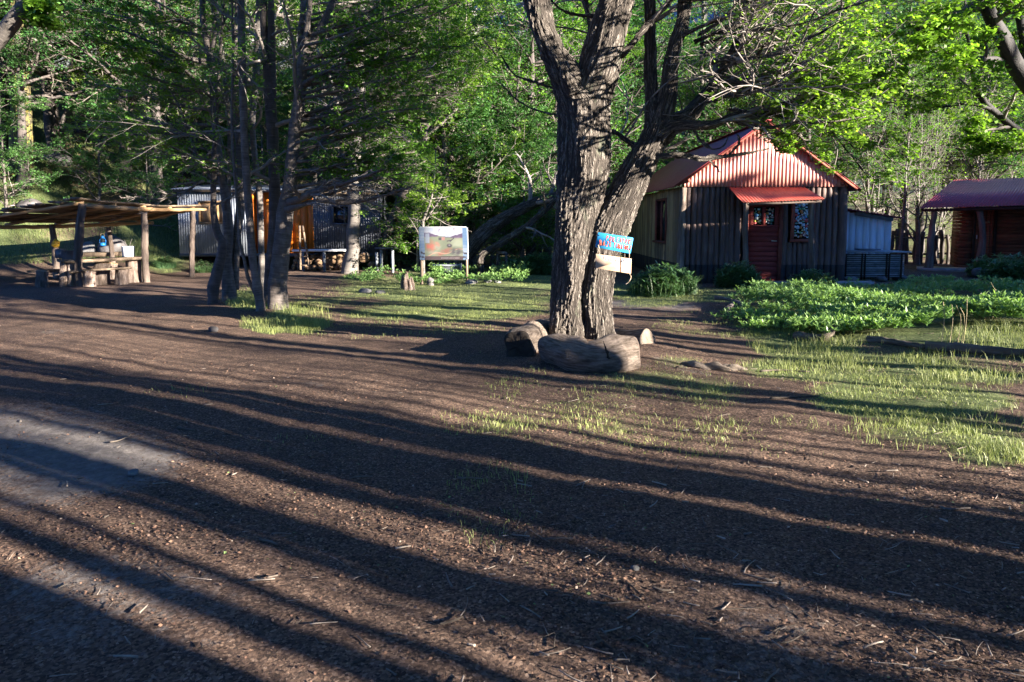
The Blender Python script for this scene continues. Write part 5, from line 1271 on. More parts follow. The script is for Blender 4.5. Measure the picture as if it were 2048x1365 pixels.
# ------------------------------------------------------------------ dark corrugated cabin on stilts
def cabin():
    Y = 22.3; d = Y
    def X(px): return (px-1024)/F*Y*1.0
    def P(px, py, y=Y): return W(px, py, y)
    xl, xr = P(357, 440)[0], P(760, 440)[0]; zb = P(500, 508)[2]; zt = P(400, 382)[2]
    zg = float(hgt(-7, Y))
    root = thing('corrugated_cabin', ((xl+xr)/2, Y, zg), 'dark corrugated metal cabin on stilts with orange entrance, behind the clump', 'cabin')
    ox0, ox1 = P(505, 440)[0], P(627, 440)[0]
    h = zt-zb
    mb = MB(); quad_sheet(mb, (xl, Y, zb), (ox0, Y, zb), (ox0, Y, zt), (xl, Y, zt), 30, .014); quad_sheet(mb, (xl, Y+2.6, zb), (xl, Y+.01, zb), (xl, Y+.01, zt), (xl, Y+2.6, zt), 30, .014)
    mb.build('front_wall', MT['litsheet'], root)
    mb = MB(); quad_sheet(mb, (ox1, Y, zb), (xr, Y, zb), (xr, Y, zt-.12), (ox1, Y, zt-.12), 28, .014); quad_sheet(mb, (xr, Y+.01, zb), (xr, Y+2.6, zb), (xr, Y+2.6, zt-.12), (xr, Y+.01, zt-.12), 30, .014)
    quad_sheet(mb, (xr, Y+2.6, zb), (xl, Y+2.6, zb), (xl, Y+2.6, zt), (xr, Y+2.6, zt), 60, .014)
    mb.build('rear_wall', MT['darksheet'], root)  # darker sheet tone carries the tree shade on the right part
    mb = MB(); quad_sheet(mb, (xl-.12, Y-.18, zt+.05), (xr+.1, Y-.18, zt-.04), (xr+.1, Y+2.8, zt+.25), (xl-.12, Y+2.8, zt+.35), 70, .014); rf = mb.build('roof', MT['litsheet'], root)
    mb = MB(); beam(mb, (xl-.08, Y-.12, zt+.0), (ox0, Y-.12, zt-.0), .04, .09); beam(mb, (ox0, Y-.12, zt-.0), (xr, Y-.12, zt-.08), .04, .09); mb.build('fascia', MT['slab'], rf)
    mb = MB(); beam(mb, (xl-.0, Y-.03, zb-.04), (xr, Y-.03, zb-.04), .05, .10)
    beam(mb, (xl, Y+1.3, zb-.05), (xr, Y+1.3, zb-.05), 2.5, .08); mb.build('floor_frame', MT['darksheet'], root)
    # orange recess: back wall, door, side reveal
    mb = MB()
    n = 8
    for i in range(n):
        w_ = (ox1-ox0)/n
        if 3 <= i <= 4: continue
        box(mb, (ox0+w_*(i+.5), Y+.25, (zb+zt)/2), (w_-.006, .03, h), tint=.5)
    box(mb, (ox0+.02, Y+.12, (zb+zt)/2), (.03, .27, h), tint=.3); box(mb, (ox1-.02, Y+.12, (zb+zt)/2), (.03, .27, h), tint=.3)
    mb.build('entrance_wall', MT['orange'], root)
    mb = MB(); box(mb, ((ox0+ox1)/2-.0, Y+.22, (zb+zt)/2-.03), ((ox1-ox0)/4-.03, .05, h-.08), tint=.8); dr = mb.build('door', MT['orange'], root)
    mb = MB(); box(mb, ((ox0+ox1)/2+.16, Y+.18, zb+.95), (.03, .04, .12)); mb.build('handle', MT['white'], dr)
    mb = MB(); box(mb, ((ox0+ox1)/2, Y+.32, (zb+zt)/2), (ox1-ox0, .03, h)); mb.build('wall_core', MT['chink'], root)
    # windows
    def window(p0, p1, q0, q1, matp, lab):
        a = P(p0, q1); b = P(p1, q0); x0, z0, x1, z1 = a[0], a[2], b[0], b[2]; yw = Y-.05
        mb = MB()
        for xx in (x0, x1, x0+(x1-x0)*.7): beam(mb, (xx, yw, z0-.03), (xx, yw, z1+.03), .05, .06)
        beam(mb, (x0-.03, yw-.003, z0-.02), (x1+.03, yw-.003, z0-.02), .07, .05); beam(mb, (x0-.03, yw-.003, z1+.02), (x1+.03, yw-.003, z1+.02), .07, .05)
        w_ = mb.build('window', MT['peeled'] if matp == 'ply' else MT['darksheet'], root); w_['label'] = lab
        mb = MB(); box(mb, ((x0+x1)/2, yw+.035, (z0+z1)/2), (x1-x0, .01, z1-z0)); mb.build('pane', MT[matp], w_)
    window(401, 446, 405, 445, 'ply', 'boarded window with a raw wood frame'); window(667, 700, 414, 447, 'glass', 'small dark window')
    for px in (380, 450, 530, 600, 680, 753):
        x = P(px, 500)[0]; zg2 = float(hgt(x, Y))
        mb = MB(); beam(mb, (x, Y+.06, zg2-.1), (x, Y+.06, zb-.09), .09, .09); mb.build('stilt', MT['post'], root)
cabin()
def deck():
    Y = 21.6
    a = W(585, 501, Y); b = W(705, 500, Y)
    root = thing('entrance_deck', ((a[0]+b[0])/2, Y, float(hgt(a[0], Y))), 'narrow pale metal-edged deck on posts before the orange cabin door', 'deck')
    mb = MB()
    for i in range(4): beam(mb, (a[0], Y+.04+i*.16, a[2]), (b[0], Y+.04+i*.16, b[2]), .15, .03)
    mb.build('boards', MT['greyslat'], root); mb = MB(); beam(mb, (a[0], Y-.05, a[2]-.01), (b[0], Y-.05, b[2]-.01), .03, .07); mb.build('edge', MT['white'], root)
    for px in (606, 648, 700):
        x = W(px, 500, Y)[0]; mb = MB(); beam(mb, (x, Y, float(hgt(x, Y))-.1), (x, Y, a[2]-.05), .08, .08); mb.build('leg', MT['greyslat'], root)
deck()
mb = MB(); p = W(754, 505, 21.5); beam(mb, (p[0], 21.5, float(hgt(p[0], 21.5))-.1), (p[0]-.02, 21.5, p[2]), .08, .08)
mb.V and tag(mb.build('pale_post', MT['greyslat'], loc=(p[0], 21.5, float(hgt(p[0], 21.5)))), 'short pale post standing at the right corner of the dark cabin', 'post')
def ladder():
    Y = 21.3; root = thing('wooden_ladder', G(604, 545), 'leaning wooden A-frame ladder before the orange cabin entrance', 'ladder')
    mb = MB(); L1 = [W(599, 452, Y), W(601, 540, Y-.1)]; L2 = [W(605, 452, Y), W(620, 540, Y-.1)]
    for a, b in (L1, L2): pole(mb, [a, (a+b)/2, b], [.035]*3, 8, 8, .05)
    mb.build('rails', MT['slab'], root); mb = MB()
    for f_ in (.3, .5, .7, .9): pole(mb, [L1[0]*(1-f_)+L1[1]*f_, L2[0]*(1-f_)+L2[1]*f_], [.02, .02], 6, 3, 0)
    mb.build('rungs', MT['slab'], root)
ladder()
# firewood under the deck: every split round is a thing
g = np.random.default_rng(19); k = 0
proto = None
for row in range(3):
    for i in range(11):
        px = 588+i*10.5+g.normal()*1.5+row*3; 
        if px > 700: continue
        Y = 22.0+g.random()*.15; c = W(px, 540, Y); r = .085+.035*g.random(); z = float(hgt(c[0], Y))+.1+row*.17
        if proto is None:
            proto = thing('firewood_round', (0, 0, 0), 'x', 'firewood', 'firewood rounds stacked under the cabin deck')
            mb = MB(); pole(mb, [V3(0, 0, 0), V3(0, .2, 0), V3(0, .4, 0)], [.1, .1, .1], 14, 4, .07, seed=2); mb.build('bark', MT['stump'], proto)
            mb = MB(); pole(mb, [V3(0, -.012, 0), V3(0, .0, 0)], [.094, .096], 14, 2, .07, seed=2); mb.build('cut_face', MT['logend'], proto)
            o = proto
        else: o = copy_tree(proto, (0, 0, 0), 0, 1)
        o.location = (c[0], Y, z); s = r/.1; o.scale = (s, 1, s*(.8+.3*g.random())); o.rotation_euler = (0, g.random()*6, g.normal()*.12)
        o['label'] = 'firewood round in the %s row of the stack under the cabin deck' % ('bottom', 'middle', 'top')[row]
for px, r in ((727, .17), (742, .10)):
    c = W(px, 516 if r > .15 else 530, 21.9); o = copy_tree(proto, c, .1, 1); o.scale = (r/.1, 1, r/.1)
    o['label'] = 'large sawn log round under the right end of the dark cabin' if r > .15 else 'smaller sawn round beside the large one under the right cabin end'
# ------------------------------------------------------------------ picture board on two posts
def board():
    Y = 17.0; tl, tr, br, bl = W(837, 454, Y), W(935, 454, Y), W(937, 521, Y), W(839, 521, Y)
    g0 = float(hgt((tl[0]+tr[0])/2, Y))
    root = thing('picture_board', ((tl[0]+tr[0])/2, Y, g0), 'printed landscape board on two wooden posts in the herb bed', 'information sign')
    mb = MB(); plate(mb, tl+[0, .02, 0], tr+[0, .02, 0], br+[0, .02, 0], bl+[0, .02, 0], .02, .05); mb.build('backing', MT['white'], root)
    nx, ny = 230, 156; u, v = np.meshgrid(np.linspace(.008, .992, nx), np.linspace(.012, .988, ny))
    P = (bl[None]*(1-u.ravel()[:, None])+br[None]*u.ravel()[:, None])*(1-v.ravel()[:, None])+(tl[None]*(1-u.ravel()[:, None])+tr[None]*u.ravel()[:, None])*v.ravel()[:, None]+[0, -.004, 0]
    U, V = u.ravel(), v.ravel(); C = np.ones((len(U), 4))
    N = lambda s, sd: vnoise(U, V, s, sd)
    def lay(mask, c): 
        m_ = np.clip(mask, 0, 1)[:, None]; C[:, :3] = C[:, :3]*(1-m_)+np.array(c)*m_
    sky_ = np.array([.62, .68, .78]); C[:, :3] = sky_
    lay(.5+.8*N(6, 1), (.78, .80, .84))
    ridge = .80+.07*np.sin(U*7+1)+.03*N(20, 2)-.1*np.abs(U-.45)
    lay((ridge-V)*40, (.22, .17, .30)); lay((ridge-V-.02)*9*(.5+.7*N(25, 3)), (.42, .33, .45))
    lay(((.70+.03*np.sin(U*5)+.02*N(15, 4))-V)*30, (.42, .47, .36)); lay(np.clip(N(9, 5)*1.6, 0, .8)*(V < .68), (.55, .58, .50))
    # pale valley at right, pinkish settlement at left and a fan of paths
    lay(np.clip(1.2-((U-.78)/.18)**2-((V-.52)/.16)**2, 0, 1)*.7, (.62, .66, .55))
    lay(np.clip(1.3-((U-.23)/.10)**2-((V-.42)/.20)**2, 0, 1)*(.55+.6*N(22, 6)), (.70, .32, .24)); lay(np.clip(1.3-((U-.36)/.07)**2-((V-.44)/.13)**2, 0, 1)*(.5+.5*N(30, 7)), (.74, .42, .34))
    lay(np.clip(1.2-((U-.50-(V-.25)*.9)/.13)**2-((V-.25)/.14)**2, 0, 1)*(.5+.6*N(28, 8)), (.60, .24, .18)); lay((np.abs(V-(.10+.25*U)+.04*np.sin(U*14)) < .012)*.9, (.80, .55, .45))
    lay(np.clip(1.2-((U-.62)/.06)**2-((V-.44)/.06)**2, 0, 1), (.10, .09, .12)); lay(np.clip(1.1-((U-.62)/.03)**2-((V-.45)/.03)**2, 0, 1), (.5, .5, .52))
    lay((np.abs((V-.62)-(U-.68)*1.3) < .018)*(U > .63)*(U < .72), (.12, .11, .16)); lay((np.abs(V-.58-(U-.6)*.3) < .014)*(U > .57)*(U < .66), (.14, .12, .16))
    lay(np.clip(1.2-((U-.76)/.14)**2-((V-.26)/.16)**2, 0, 1)*(.6+.7*N(30, 9)), (.16, .16, .18)); lay((V < .12)*(.9), (.16, .09, .10)); lay((V < .12)*(np.abs(V-.07) < .022)*((U*40 % 1) < .5)*(U > .45)*(U < .82), (.55, .5, .5))
    for (x0, x1, y0, y1, c) in ((.13, .215, .52, .80, (.55, .62, .72)), (.40, .46, .60, .68, (.13, .14, .18)), (.465, .53, .60, .69, (.68, .42, .40))):
        lay((U > x0)*(U < x1)*(V > y0)*(V < y1)*.9, c)
    for side in ((U < .115), (U > .89)):
        lay(side*1., (.30, .47, .66)); lay(side*np.clip(.5+N(5, 11)*.9, 0, 1), (.58, .66, .76)); lay(side*((V*34 % 1) < .28)*(V > .28)*.6, (.14, .32, .52)); lay(side*(V < .26)*(N(55, 12) > .15)*1., (.07, .08, .12))
    C[:, :3] = .9*np.clip(C[:, :3], 0, 1)**1.7*.40+.1*np.array([.26, .22, .26])
    i = np.arange(ny-1)[:, None]*nx+np.arange(nx-1)[None]
    mb = MB(); mb.add(P, [np.stack([i, i+1, i+1+nx, i+nx], -1).reshape(-1, 4)], col=C); mb.build('printed_panel', MT['col'], root)
    for px, tilt in ((842, 0), (933, 0)):
        x = W(px, 500, Y)[0]; mb = MB(); beam(mb, (x, Y+.065, float(hgt(x, Y))-.15), (x, Y+.065, tl[2]-.05), .075, .06); mb.build('post', MT['signpost'], root)
board()
# ------------------------------------------------------------------ open shelter of poles and slabs
def shelter():
    g = np.random.default_rng(12)
    A, B = W(172, 398, 16.3), W(407, 411, 19.7); D, M, C = W(-95, 442, 16.9), W(140, 449, 19.2), W(305, 436, 21.7)
    root = thing('open_shelter', G(250, 560), 'open-sided shelter of crooked poles with a sloping rough slab roof', 'shelter')
    def low(t): return (D*(1-t)+C*t)*(1)-(0, 0, .05*math.sin(t*3.14))
    def high(t): 
        p = A*(1-t)+B*t; return p-[0, 0, .03*math.sin(t*3.14)]
    # slabs run along the long side, laid on cross poles
    mb = MB(); n = 17
    for i in range(n):
        f_ = (i+.5)/n
        ext0, ext1 = g.normal()*.07-.15, g.normal()*.09+.02
        a = low(0)*(1-f_)+high(0)*f_; b = low(1)*(1-f_)+high(1)*f_; d = b-a
        p0 = a+d*(ext0*.25-.02); p1 = b+d*(ext1*.6)
        w_ = .11+.03*g.random(); pts = [p0+(p1-p0)*t+[0, 0, g.normal()*.012+.028*(i % 2)-.05*math.sin(t*3.14)] for t in np.linspace(0, 1, 6)]
        P, R = resample(pts, [w_*.98]*6, 30)
        V = P[:, None]+np.array([[np.cos(q)*w_, 0, 0] for q in (0,)])*0
        # half-round slab section
        T = np.gradient(P, axis=0); T /= np.linalg.norm(T, axis=1, keepdims=True); S = np.cross(T, [0, 0, 1.]); S /= np.linalg.norm(S, axis=1, keepdims=True)
        wv = w_*(1+.06*np.cumsum(g.normal(size=30))*.3)[:, None]
        cs = [(-1, 0), (-.6, -.035), (0, -.05), (.6, -.035), (1, 0), (.9, .012), (-.9, .012)]
        V = np.stack([P+S*wv*c[0]+np.array([0, 0, 1.])*c[1] for c in cs], 1); m = len(cs)
        ii = np.arange(29)[:, None]*m; j = np.arange(m)[None]; fq = np.stack([ii+j, ii+(j+1) % m, ii+m+(j+1) % m, ii+m+j], -1).reshape(-1, 4)
        mb.add(V.reshape(-1, 3), [fq, np.array([list(range(m))[::-1], list(range(29*m, 30*m))])], tint=np.full(30*m, g.random()))
    roof = mb.build('roof', MT['slab'], root)
    mb = MB()
    for t in (-.02, .22, .45, .68, .9): pole(mb, [low(t)-[0, 0, .09], high(t)-[0, 0, .10]], [.04, .04], 9, 8, .06, seed=int(t*99)+3)
    pole(mb, [high(-.02)-[0, 0, .17], high(.3)-[0, 0, .16], high(.6)-[0, 0, .15], high(1.02)-[0, 0, .12]], [.05, .055, .05, .04], 10, 30, .06, seed=8)
    pole(mb, [low(0)-[0, 0, .17], low(.5)-[0, 0, .15], low(1)-[0, 0, .15]], [.05, .055, .05], 10, 24, .06, seed=9)
    mb.build('beams', MT['peeled'], roof)
    posts = [([(160, 576, 8), (156, 540, 7), (157, 500, 7.5), (160, 450, 7.5), (166, 408, 7)], 16.25), ([(293, 562, 6.5), (290, 520, 6.5), (289, 470, 6), (288, 425, 5.5)], 17.4),
             ([(384, 553, 5.5), (384, 500, 5), (385, 460, 5), (386, 422, 4.5)], 19.2), ([(112, 525, 6), (109, 490, 6), (106, 465, 5.5), (104, 449, 5)], 18.2), ([(226, 520, 5), (222, 490, 4.5), (217, 455, 4)], 19.8), ([(-95, 560, 7), (-98, 500, 6.5), (-100, 447, 6)], 17)]
    for i, (s, Y) in enumerate(posts):
        p, r = pxline(s, Y); p[0] = V3(p[0][0], p[0][1], float(hgt(p[0][0], p[0][1]))-.08)
        if len(p) > 1 and p[0][2] > p[1][2]: p.pop(1); r.pop(1)
        mb = MB(); pole(mb, p, r, 14, 30, .05, seed=i+30); mb.build('post', MT['post'], root, sm=True)
shelter()
def stump(name, px, pt, pb, hw, Y, label, cat='stump', group='stumps used as seats and table legs', seed=1):
    b = W(px, pb, Y); t = W(px, pt, Y); r = hw/F*Y; zg = float(hgt(b[0], Y))
    root = thing(name, (b[0], Y, zg), label, cat, group)
    g2 = np.random.default_rng(seed)
    pts = [V3(b[0], Y, zg-.05), V3(b[0]+g2.normal()*.01, Y, (zg+t[2])/2), V3(t[0], Y, t[2])]
    P, R = resample(pts, [r*1.08, r, r*.98], 26); mb = MB(); tubes(mb, P[None], R[None], 36, lump=.035, seed=seed, flat_end=False); mb.build('bark', MT['stump'], root, sm=False)
    end_cap(mb, 36).build('cut_top', MT['logend'], root)
    return root
stump('tree_stump', 85, 542, 577, 11, 15.9, 'lone stump seat at the left end of the shelter bench', seed=1)
stump('tree_stump', 129, 525, 574, 8, 16.3, 'tall stump under the left end of the shelter table, left of two', seed=2)
stump('tree_stump', 144, 525, 574, 8.5, 16.35, 'tall stump right beside the shelter front post, under the table', seed=3)
stump('tree_stump', 178, 541, 571, 12, 16.4, 'stump under the shelter bench just right of the front post', seed=4)
stump('tree_stump', 205, 525, 569, 14, 17.0, 'thick stump under the middle of the shelter table', seed=5)
stump('tree_stump', 243, 537, 566, 11, 16.9, 'short stump under the right end of the shelter bench', seed=6)
stump('tree_stump', 267, 520, 563, 14, 17.5, 'tall sunlit stump under the right end of the shelter table', seed=7)
stump('tree_stump', 226, 527, 560, 10, 18.5, 'stump at the far side of the shelter table', seed=8)
def slab_top(name, pts, w_, t_, label, cat, seed):
    W3 = [W(*p) for p in pts]; c = sum(W3)/len(W3)
    P, _ = resample(W3, [1]*len(W3), 30); g2 = np.random.default_rng(seed)
    T = np.gradient(P, axis=0); T /= np.linalg.norm(T, axis=1, keepdims=True); S = np.cross(T, [0, 0, 1.]); S /= np.linalg.norm(S, axis=1, keepdims=True)
    wl = w_*(1+.05*np.cumsum(g2.normal(size=30))*.4)[:, None]; wr = w_*(1+.05*np.cumsum(g2.normal(size=30))*.4)[:, None]
    V = np.stack([P-S*wl, P-S*wl*.9-[0, 0, t_], P+S*wr*.9-[0, 0, t_], P+S*wr], 1); m = 4
    ii = np.arange(29)[:, None]*m; j = np.arange(m)[None]; fq = np.stack([ii+j, ii+(j+1) % m, ii+m+(j+1) % m, ii+m+j], -1).reshape(-1, 4)
    mb = MB(); mb.add(V.reshape(-1, 3), [fq, np.array([[0, 1, 2, 3], [116+3, 116+2, 116+1, 116]])], tint=np.full(120, g2.random()))
    return tag(mb.build(name, MT['slab'], loc=(c[0], c[1], c[2]-t_)), label, cat)
slab_top('table_top', [(118, 519, 16.2), (160, 519, 16.5), (210, 517, 17), (286, 513, 17.6)], .30, .07, 'long thick slab forming the shelter table, resting on stumps', 'table', 3)
slab_top('bench_plank', [(135, 543, 16.1), (178, 539, 16.4), (225, 536, 16.7), (258, 534, 17)], .15, .045, 'narrow plank bench on low stumps before the shelter table', 'bench', 4)
slab_top('bench_plank', [(68, 541, 16.3), (100, 539, 17.2), (124, 538, 18)], .16, .06, 'rough plank seat at the dark left end of the shelter', 'bench', 5)
slab_top('table_top', [(165, 505, 20), (210, 505, 20.1), (245, 504, 20.2)], .3, .12, 'rough work slab behind the shelter table near the bank', 'table', 6)
def lathe(mb, c, prof, n=20):
    th = np.arange(n)/n*6.283; V = np.concatenate([np.stack([c[0]+r*np.cos(th), c[1]+r*np.sin(th), np.full(n, c[2]+z)], 1) for r, z in prof])
    m = len(prof); i = np.arange(m-1)[:, None]*n; j = np.arange(n)[None]; mb.add(V, [np.stack([i+j, i+(j+1) % n, i+n+(j+1) % n, i+n+j], -1).reshape(-1, 4), np.arange(n)[None, ::-1], np.arange((m-1)*n, m*n)[None]], tint=np.full(m*n, .5))
def small_things():
    # white tin, bucket, lantern, yellow bag on the table and post
    c = W(257, 514, 17.5); mb = MB(); lathe(mb, c, [(.125, 0), (.14, .02), (.15, .25), (.155, .27), (.14, .27), (.13, .03)]); tag(mb.build('bucket', MT['white'], loc=c), 'white metal bucket with dry twigs at the right end of the shelter table', 'bucket')
    mb = MB()
    for q in ((264, 478), (272, 484), (249, 480), (268, 488)): pole(mb, [c+[0, 0, .1], (c+[0, 0, .28]+W(q[0], q[1]+9, 17.5))/2, W(q[0], q[1], 17.5)], [.008, .007, .004], 5, 6, .1)
    tag(mb.build('dry_twigs', MT['greybark'], loc=c+[0, 0, .1]), 'bunch of dry twigs sticking out of the white bucket', 'twigs')
    c = W(139, 519, 16.45); mb = MB(); lathe(mb, c, [(.14, 0), (.155, .03), (.155, .20), (.165, .21), (.13, .21), (.12, .03)]); tag(mb.build('cooking_pot', MT['darkstone'], loc=c), 'dark dented pot standing on the left end of the shelter table', 'pot')
    c = W(122, 517, 16.9); mb = MB(); lathe(mb, c, [(.10, 0), (.12, .02), (.12, .22), (.10, .23), (.03, .235)]); tag(mb.build('storage_tin', MT['darksheet'], loc=c), 'grey blue tin beside the dark pot on the shelter table', 'tin')
    c = W(206, 492, 19.0); root = thing('lantern', c, 'blue hurricane lantern hanging by the back post of the shelter', 'lantern')
    mb = MB(); lathe(mb, c, [(.07, 0), (.08, .02), (.075, .07), (.04, .09)], 14); lathe(mb, c+[0, 0, .20], [(.03, 0), (.05, .02), (.045, .06), (.02, .08)], 14)
    for sx in (-1, 1): pole(mb, [c+[sx*.07, 0, .05], c+[sx*.085, 0, .14], c+[sx*.04, 0, .23]], [.008]*3, 6, 10, 0)
    mb.build('frame', MT['bluelantern'], root); mb = MB(); lathe(mb, c+[0, 0, .09], [(.035, 0), (.045, .05), (.03, .11)], 12); mb.build('glass_globe', MT['glass'], root)
    mb = MB(); pole(mb, [c+[-.05, 0, .24], c+[-.04, 0, .33], c+[.04, 0, .33], c+[.05, 0, .24]], [.004]*4, 5, 12, 0); mb.build('bail', MT['cord'], root)
    # yellow bag hanging on the back left post
    c = W(111, 487, 18.0); mb = MB(); P, R = resample([c+[0, 0, -.11], c+[0, 0, -.05], c+[.01, 0, .05], c+[0, 0, .12]], [.035, .085, .07, .012], 14); tubes(mb, P[None], R[None], 14, lump=.09, seed=3); tag(mb.build('hanging_bag', MT['yellow'], loc=c, sm=True), 'small yellow bag tied to the back post of the shelter', 'bag')
    # log rests and blackened boulder behind
    rock('boulder', G(222, 512), (1.0, .8, 1.0), MT['darkstone'], 'dark boulder behind the shelter table at the foot of the bank', 55, cat='boulder')
    rock('boulder', G(175, 512), (.7, .6, .6), MT['stone'], 'smaller stone block left of the dark boulder behind the shelter', 56, cat='boulder')
    rock('boulder', G(115, 330)+[0, 0, 0], (1.1, .9, .7), MT['darkstone'], 'flat grey boulder lying on the upper bank near the lichen trunk', 57, cat='boulder')
    rock('boulder', G(215, 318), (.7, .6, .5), MT['darkstone'], 'brown grey boulder in the middle of the bank', 58, cat='boulder')
    rock('boulder', G(60, 420), (.9, .7, .5), MT['darkstone'], 'boulder on the bank above the left end of the shelter roof', 59, cat='boulder')
    # small blue bench, rustic stand, slab bench
    Y = 20.5; a = W(752, 497, Y); b = W(793, 497, Y); root = thing('plank_table', ((a[0]+b[0])/2, Y, float(hgt(a[0], Y))), 'small blue-topped plank table left of the picture board', 'table')
    mb = MB(); beam(mb, a, b, .45, .05); mb.build('top', MT['bluelantern'] if False else MT['darksheet'], root); 
    for f_ in (.25, .8):
        q = a*(1-f_)+b*f_; mb = MB(); beam(mb, (q[0], Y, float(hgt(q[0], Y))-.1), (q[0], Y, a[2]-.03), .09, .07); mb.build('leg', MT['greyslat'], root)
    Y = 20.0; t = W(1003, 506, Y); root = thing('rustic_stand', (t[0], Y, float(hgt(t[0], Y))), 'dark rustic stool-like stand on round legs, by the leaning trunks', 'stand')
    mb = MB(); P, R = resample([t-[0, 0, .03], t+[0, 0, .02], t+[0, 0, .04]], [.15, .16, .12], 6); tubes(mb, P[None], R[None], 20, lump=.03); mb.build('top', MT['post'], root)
    for dx, dy in ((-.12, -.1), (.12, -.1), (-.07, .14), (.14, .12)):
        mb = MB(); pole(mb, [V3(t[0]+dx*1.3, Y+dy*1.2, float(hgt(t[0], Y))-.05), V3(t[0]+dx, Y+dy, t[2]-.03)], [.035, .03], 8, 6, .06); mb.build('leg', MT['twigdark'], root)
    Y = 19.2; a = W(866, 531, Y); b = W(920, 531, Y); mb = MB(); beam(mb, a, b, .25, .05); beam(mb, a+[.12, 0, -.12], b+[-.02, 0, -.12], .18, .14); beam(mb, b+[.0, 0, -.1], b+[.04, 0, -.1], .3, .3)
    tag(mb.build('log_bench', MT['greyslat'], loc=((a[0]+b[0])/2, Y, a[2]-.2)), 'low grey hewn bench half hidden in herbs under the picture board', 'bench')
    Y = 20.3; g_ = G(1045, 500); 
    # driftwood and poles edging the right hand bed
    def drift(pts, r, lab, mat='deadlog', sd=1, name='driftwood'):
        W3 = [G(px, py, r*.75+dz) for (px, py, dz) in pts]; b_ = W3[0].copy(); b_[2] -= r
        mb = MB(); pole(mb, W3, [r*(1.0-.35*i/(len(W3)-1)) for i in range(len(W3))], 14, 40, .07, seed=sd); tag(mb.build(name, MT[mat], loc=b_, sm=True), lab, 'log', 'weathered wood edging the herb bed')
    drift([(1430, 612, .12), (1455, 615, .12), (1478, 620, .06)], .035, 'pale flat driftwood piece at the left tip of the herb bed', 'greybark', 1)
    drift([(1494, 640, 0), (1482, 622, .06), (1466, 618, .10)], .05, 'curved grey root arching beside the pale driftwood piece', 'greybark', 2)
    drift([(1448, 632, .0), (1462, 622, .05), (1470, 615, .06)], .05, 'dark hollow root under the arching one', 'darkbark', 3)
    drift([(1520, 644, 0), (1560, 652, .0), (1610, 662, .0), (1660, 672, 0)], .038, 'long thin pale branch lying in the grass before the herbs', 'greybark', 4)
    drift([(1590, 678, 0), (1625, 682, .0), (1655, 682, .02), (1672, 670, .08)], .055, 'brown knotty log with a cut stub, in the middle of the grass edge', 'deadlog', 5)
    drift([(1735, 684, .0), (1800, 692, 0), (1850, 700, .0)], .045, 'buried grey pole peeping from tall grass', 'deadlog', 6)
    drift([(1850, 703, .02), (1950, 708, .02), (2048, 716, .02), (2200, 726, .02)], .05, 'straight weathered pole lying along the grass to the right edge', 'post', 7)
    drift([(2000, 560, .1), (2048, 562, .1)], .03, 'thin white stick in the bushes at the right edge', 'greybark', 8)
    # broken stump in herbs
    c = G(815, 580); mb = MB(); g2 = np.random.default_rng(2)
    for i in range(7): 
        a_ = i*.9; pole(mb, [c+[.12*math.cos(a_), .12*math.sin(a_), -.05], c+[.1*math.cos(a_), .1*math.sin(a_), .22+.2*g2.random()]], [.07, .02], 7, 8, .1, seed=i)
    tag(mb.build('broken_stump', MT['stump'], loc=c), 'small splintered brown stump in the herbs left of the picture board', 'stump')
    # roots at ground near the path, right of the main tree
    for i, (a_, b_) in enumerate((((1362, 728), (1420, 740)), ((1390, 735), (1470, 742)), ((1432, 738), (1500, 741)))):
        A_, B_ = G(*a_), G(*b_); m_ = (A_+B_)/2+[0, 0, .02]; mb = MB(); pole(mb, [A_-[0, 0, .01], m_, B_-[0, 0, .02]], [.02, .045, .02], 10, 14, .12, seed=i)
        tag(mb.build('tree_root', MT['deadlog'], loc=A_), ('left', 'middle', 'right')[i]+'most knuckle of root breaking the soil right of the forked beech', 'root', 'roots in the path')
small_things()
# ------------------------------------------------------------------ herbs and bushes
def rosettes(mb, P, H, g, nst, leafl, nleaf=6, spread=.12, rise=(.15, .5)):
    """upright stems, each carrying palmate whorls of narrow leaflets; P (n,3) plant feet, H heights"""
    n = len(P)
    st = np.repeat(P, nst, 0); h = np.repeat(H, nst)*(.45+.6*g.random(n*nst))
    az = g.random(n*nst)*6.28; off = spread*np.sqrt(g.random(n*nst))*(.5+np.repeat(H, nst)*2)
    top = st+np.stack([np.cos(az)*off, np.sin(az)*off, h], 1)
    M = n*nst
    q = g.random((M, nleaf))*.5+np.arange(nleaf)/nleaf*6.28+g.random((M, 1))*6
    el = rise[0]+rise[1]*g.random((M, nleaf)); l = leafl*(.7+.6*g.random((M, nleaf)))
    nx = .5*g.normal(size=(M, 1)); ny = .5*g.normal(size=(M, 1))
    D = np.stack([np.cos(q)*np.cos(el), np.sin(q)*np.cos(el), np.sin(el)-nx*np.cos(q)*.6-ny*np.sin(q)*.6], -1)
    S = np.stack([-np.sin(q), np.cos(q), 0*q], -1)
    c = top[:, None]+np.zeros_like(D); l3 = l[..., None]; w_ = l3*.17
    V = np.stack([c, c+D*l3*.5+S*w_+[0, 0, .004], c+D*l3+[0, 0, -.01], c+D*l3*.5-S*w_+[0, 0, .004]], 2).reshape(-1, 3)
    t = np.repeat(np.clip((h/np.maximum(np.repeat(H, nst), .01)-.4)*.8+.25*g.random(M), 0, 1), nleaf*4)
    mb.add(V, [np.arange(M*nleaf*4).reshape(-1, 4)], tint=t)
g = np.random.default_rng(77)
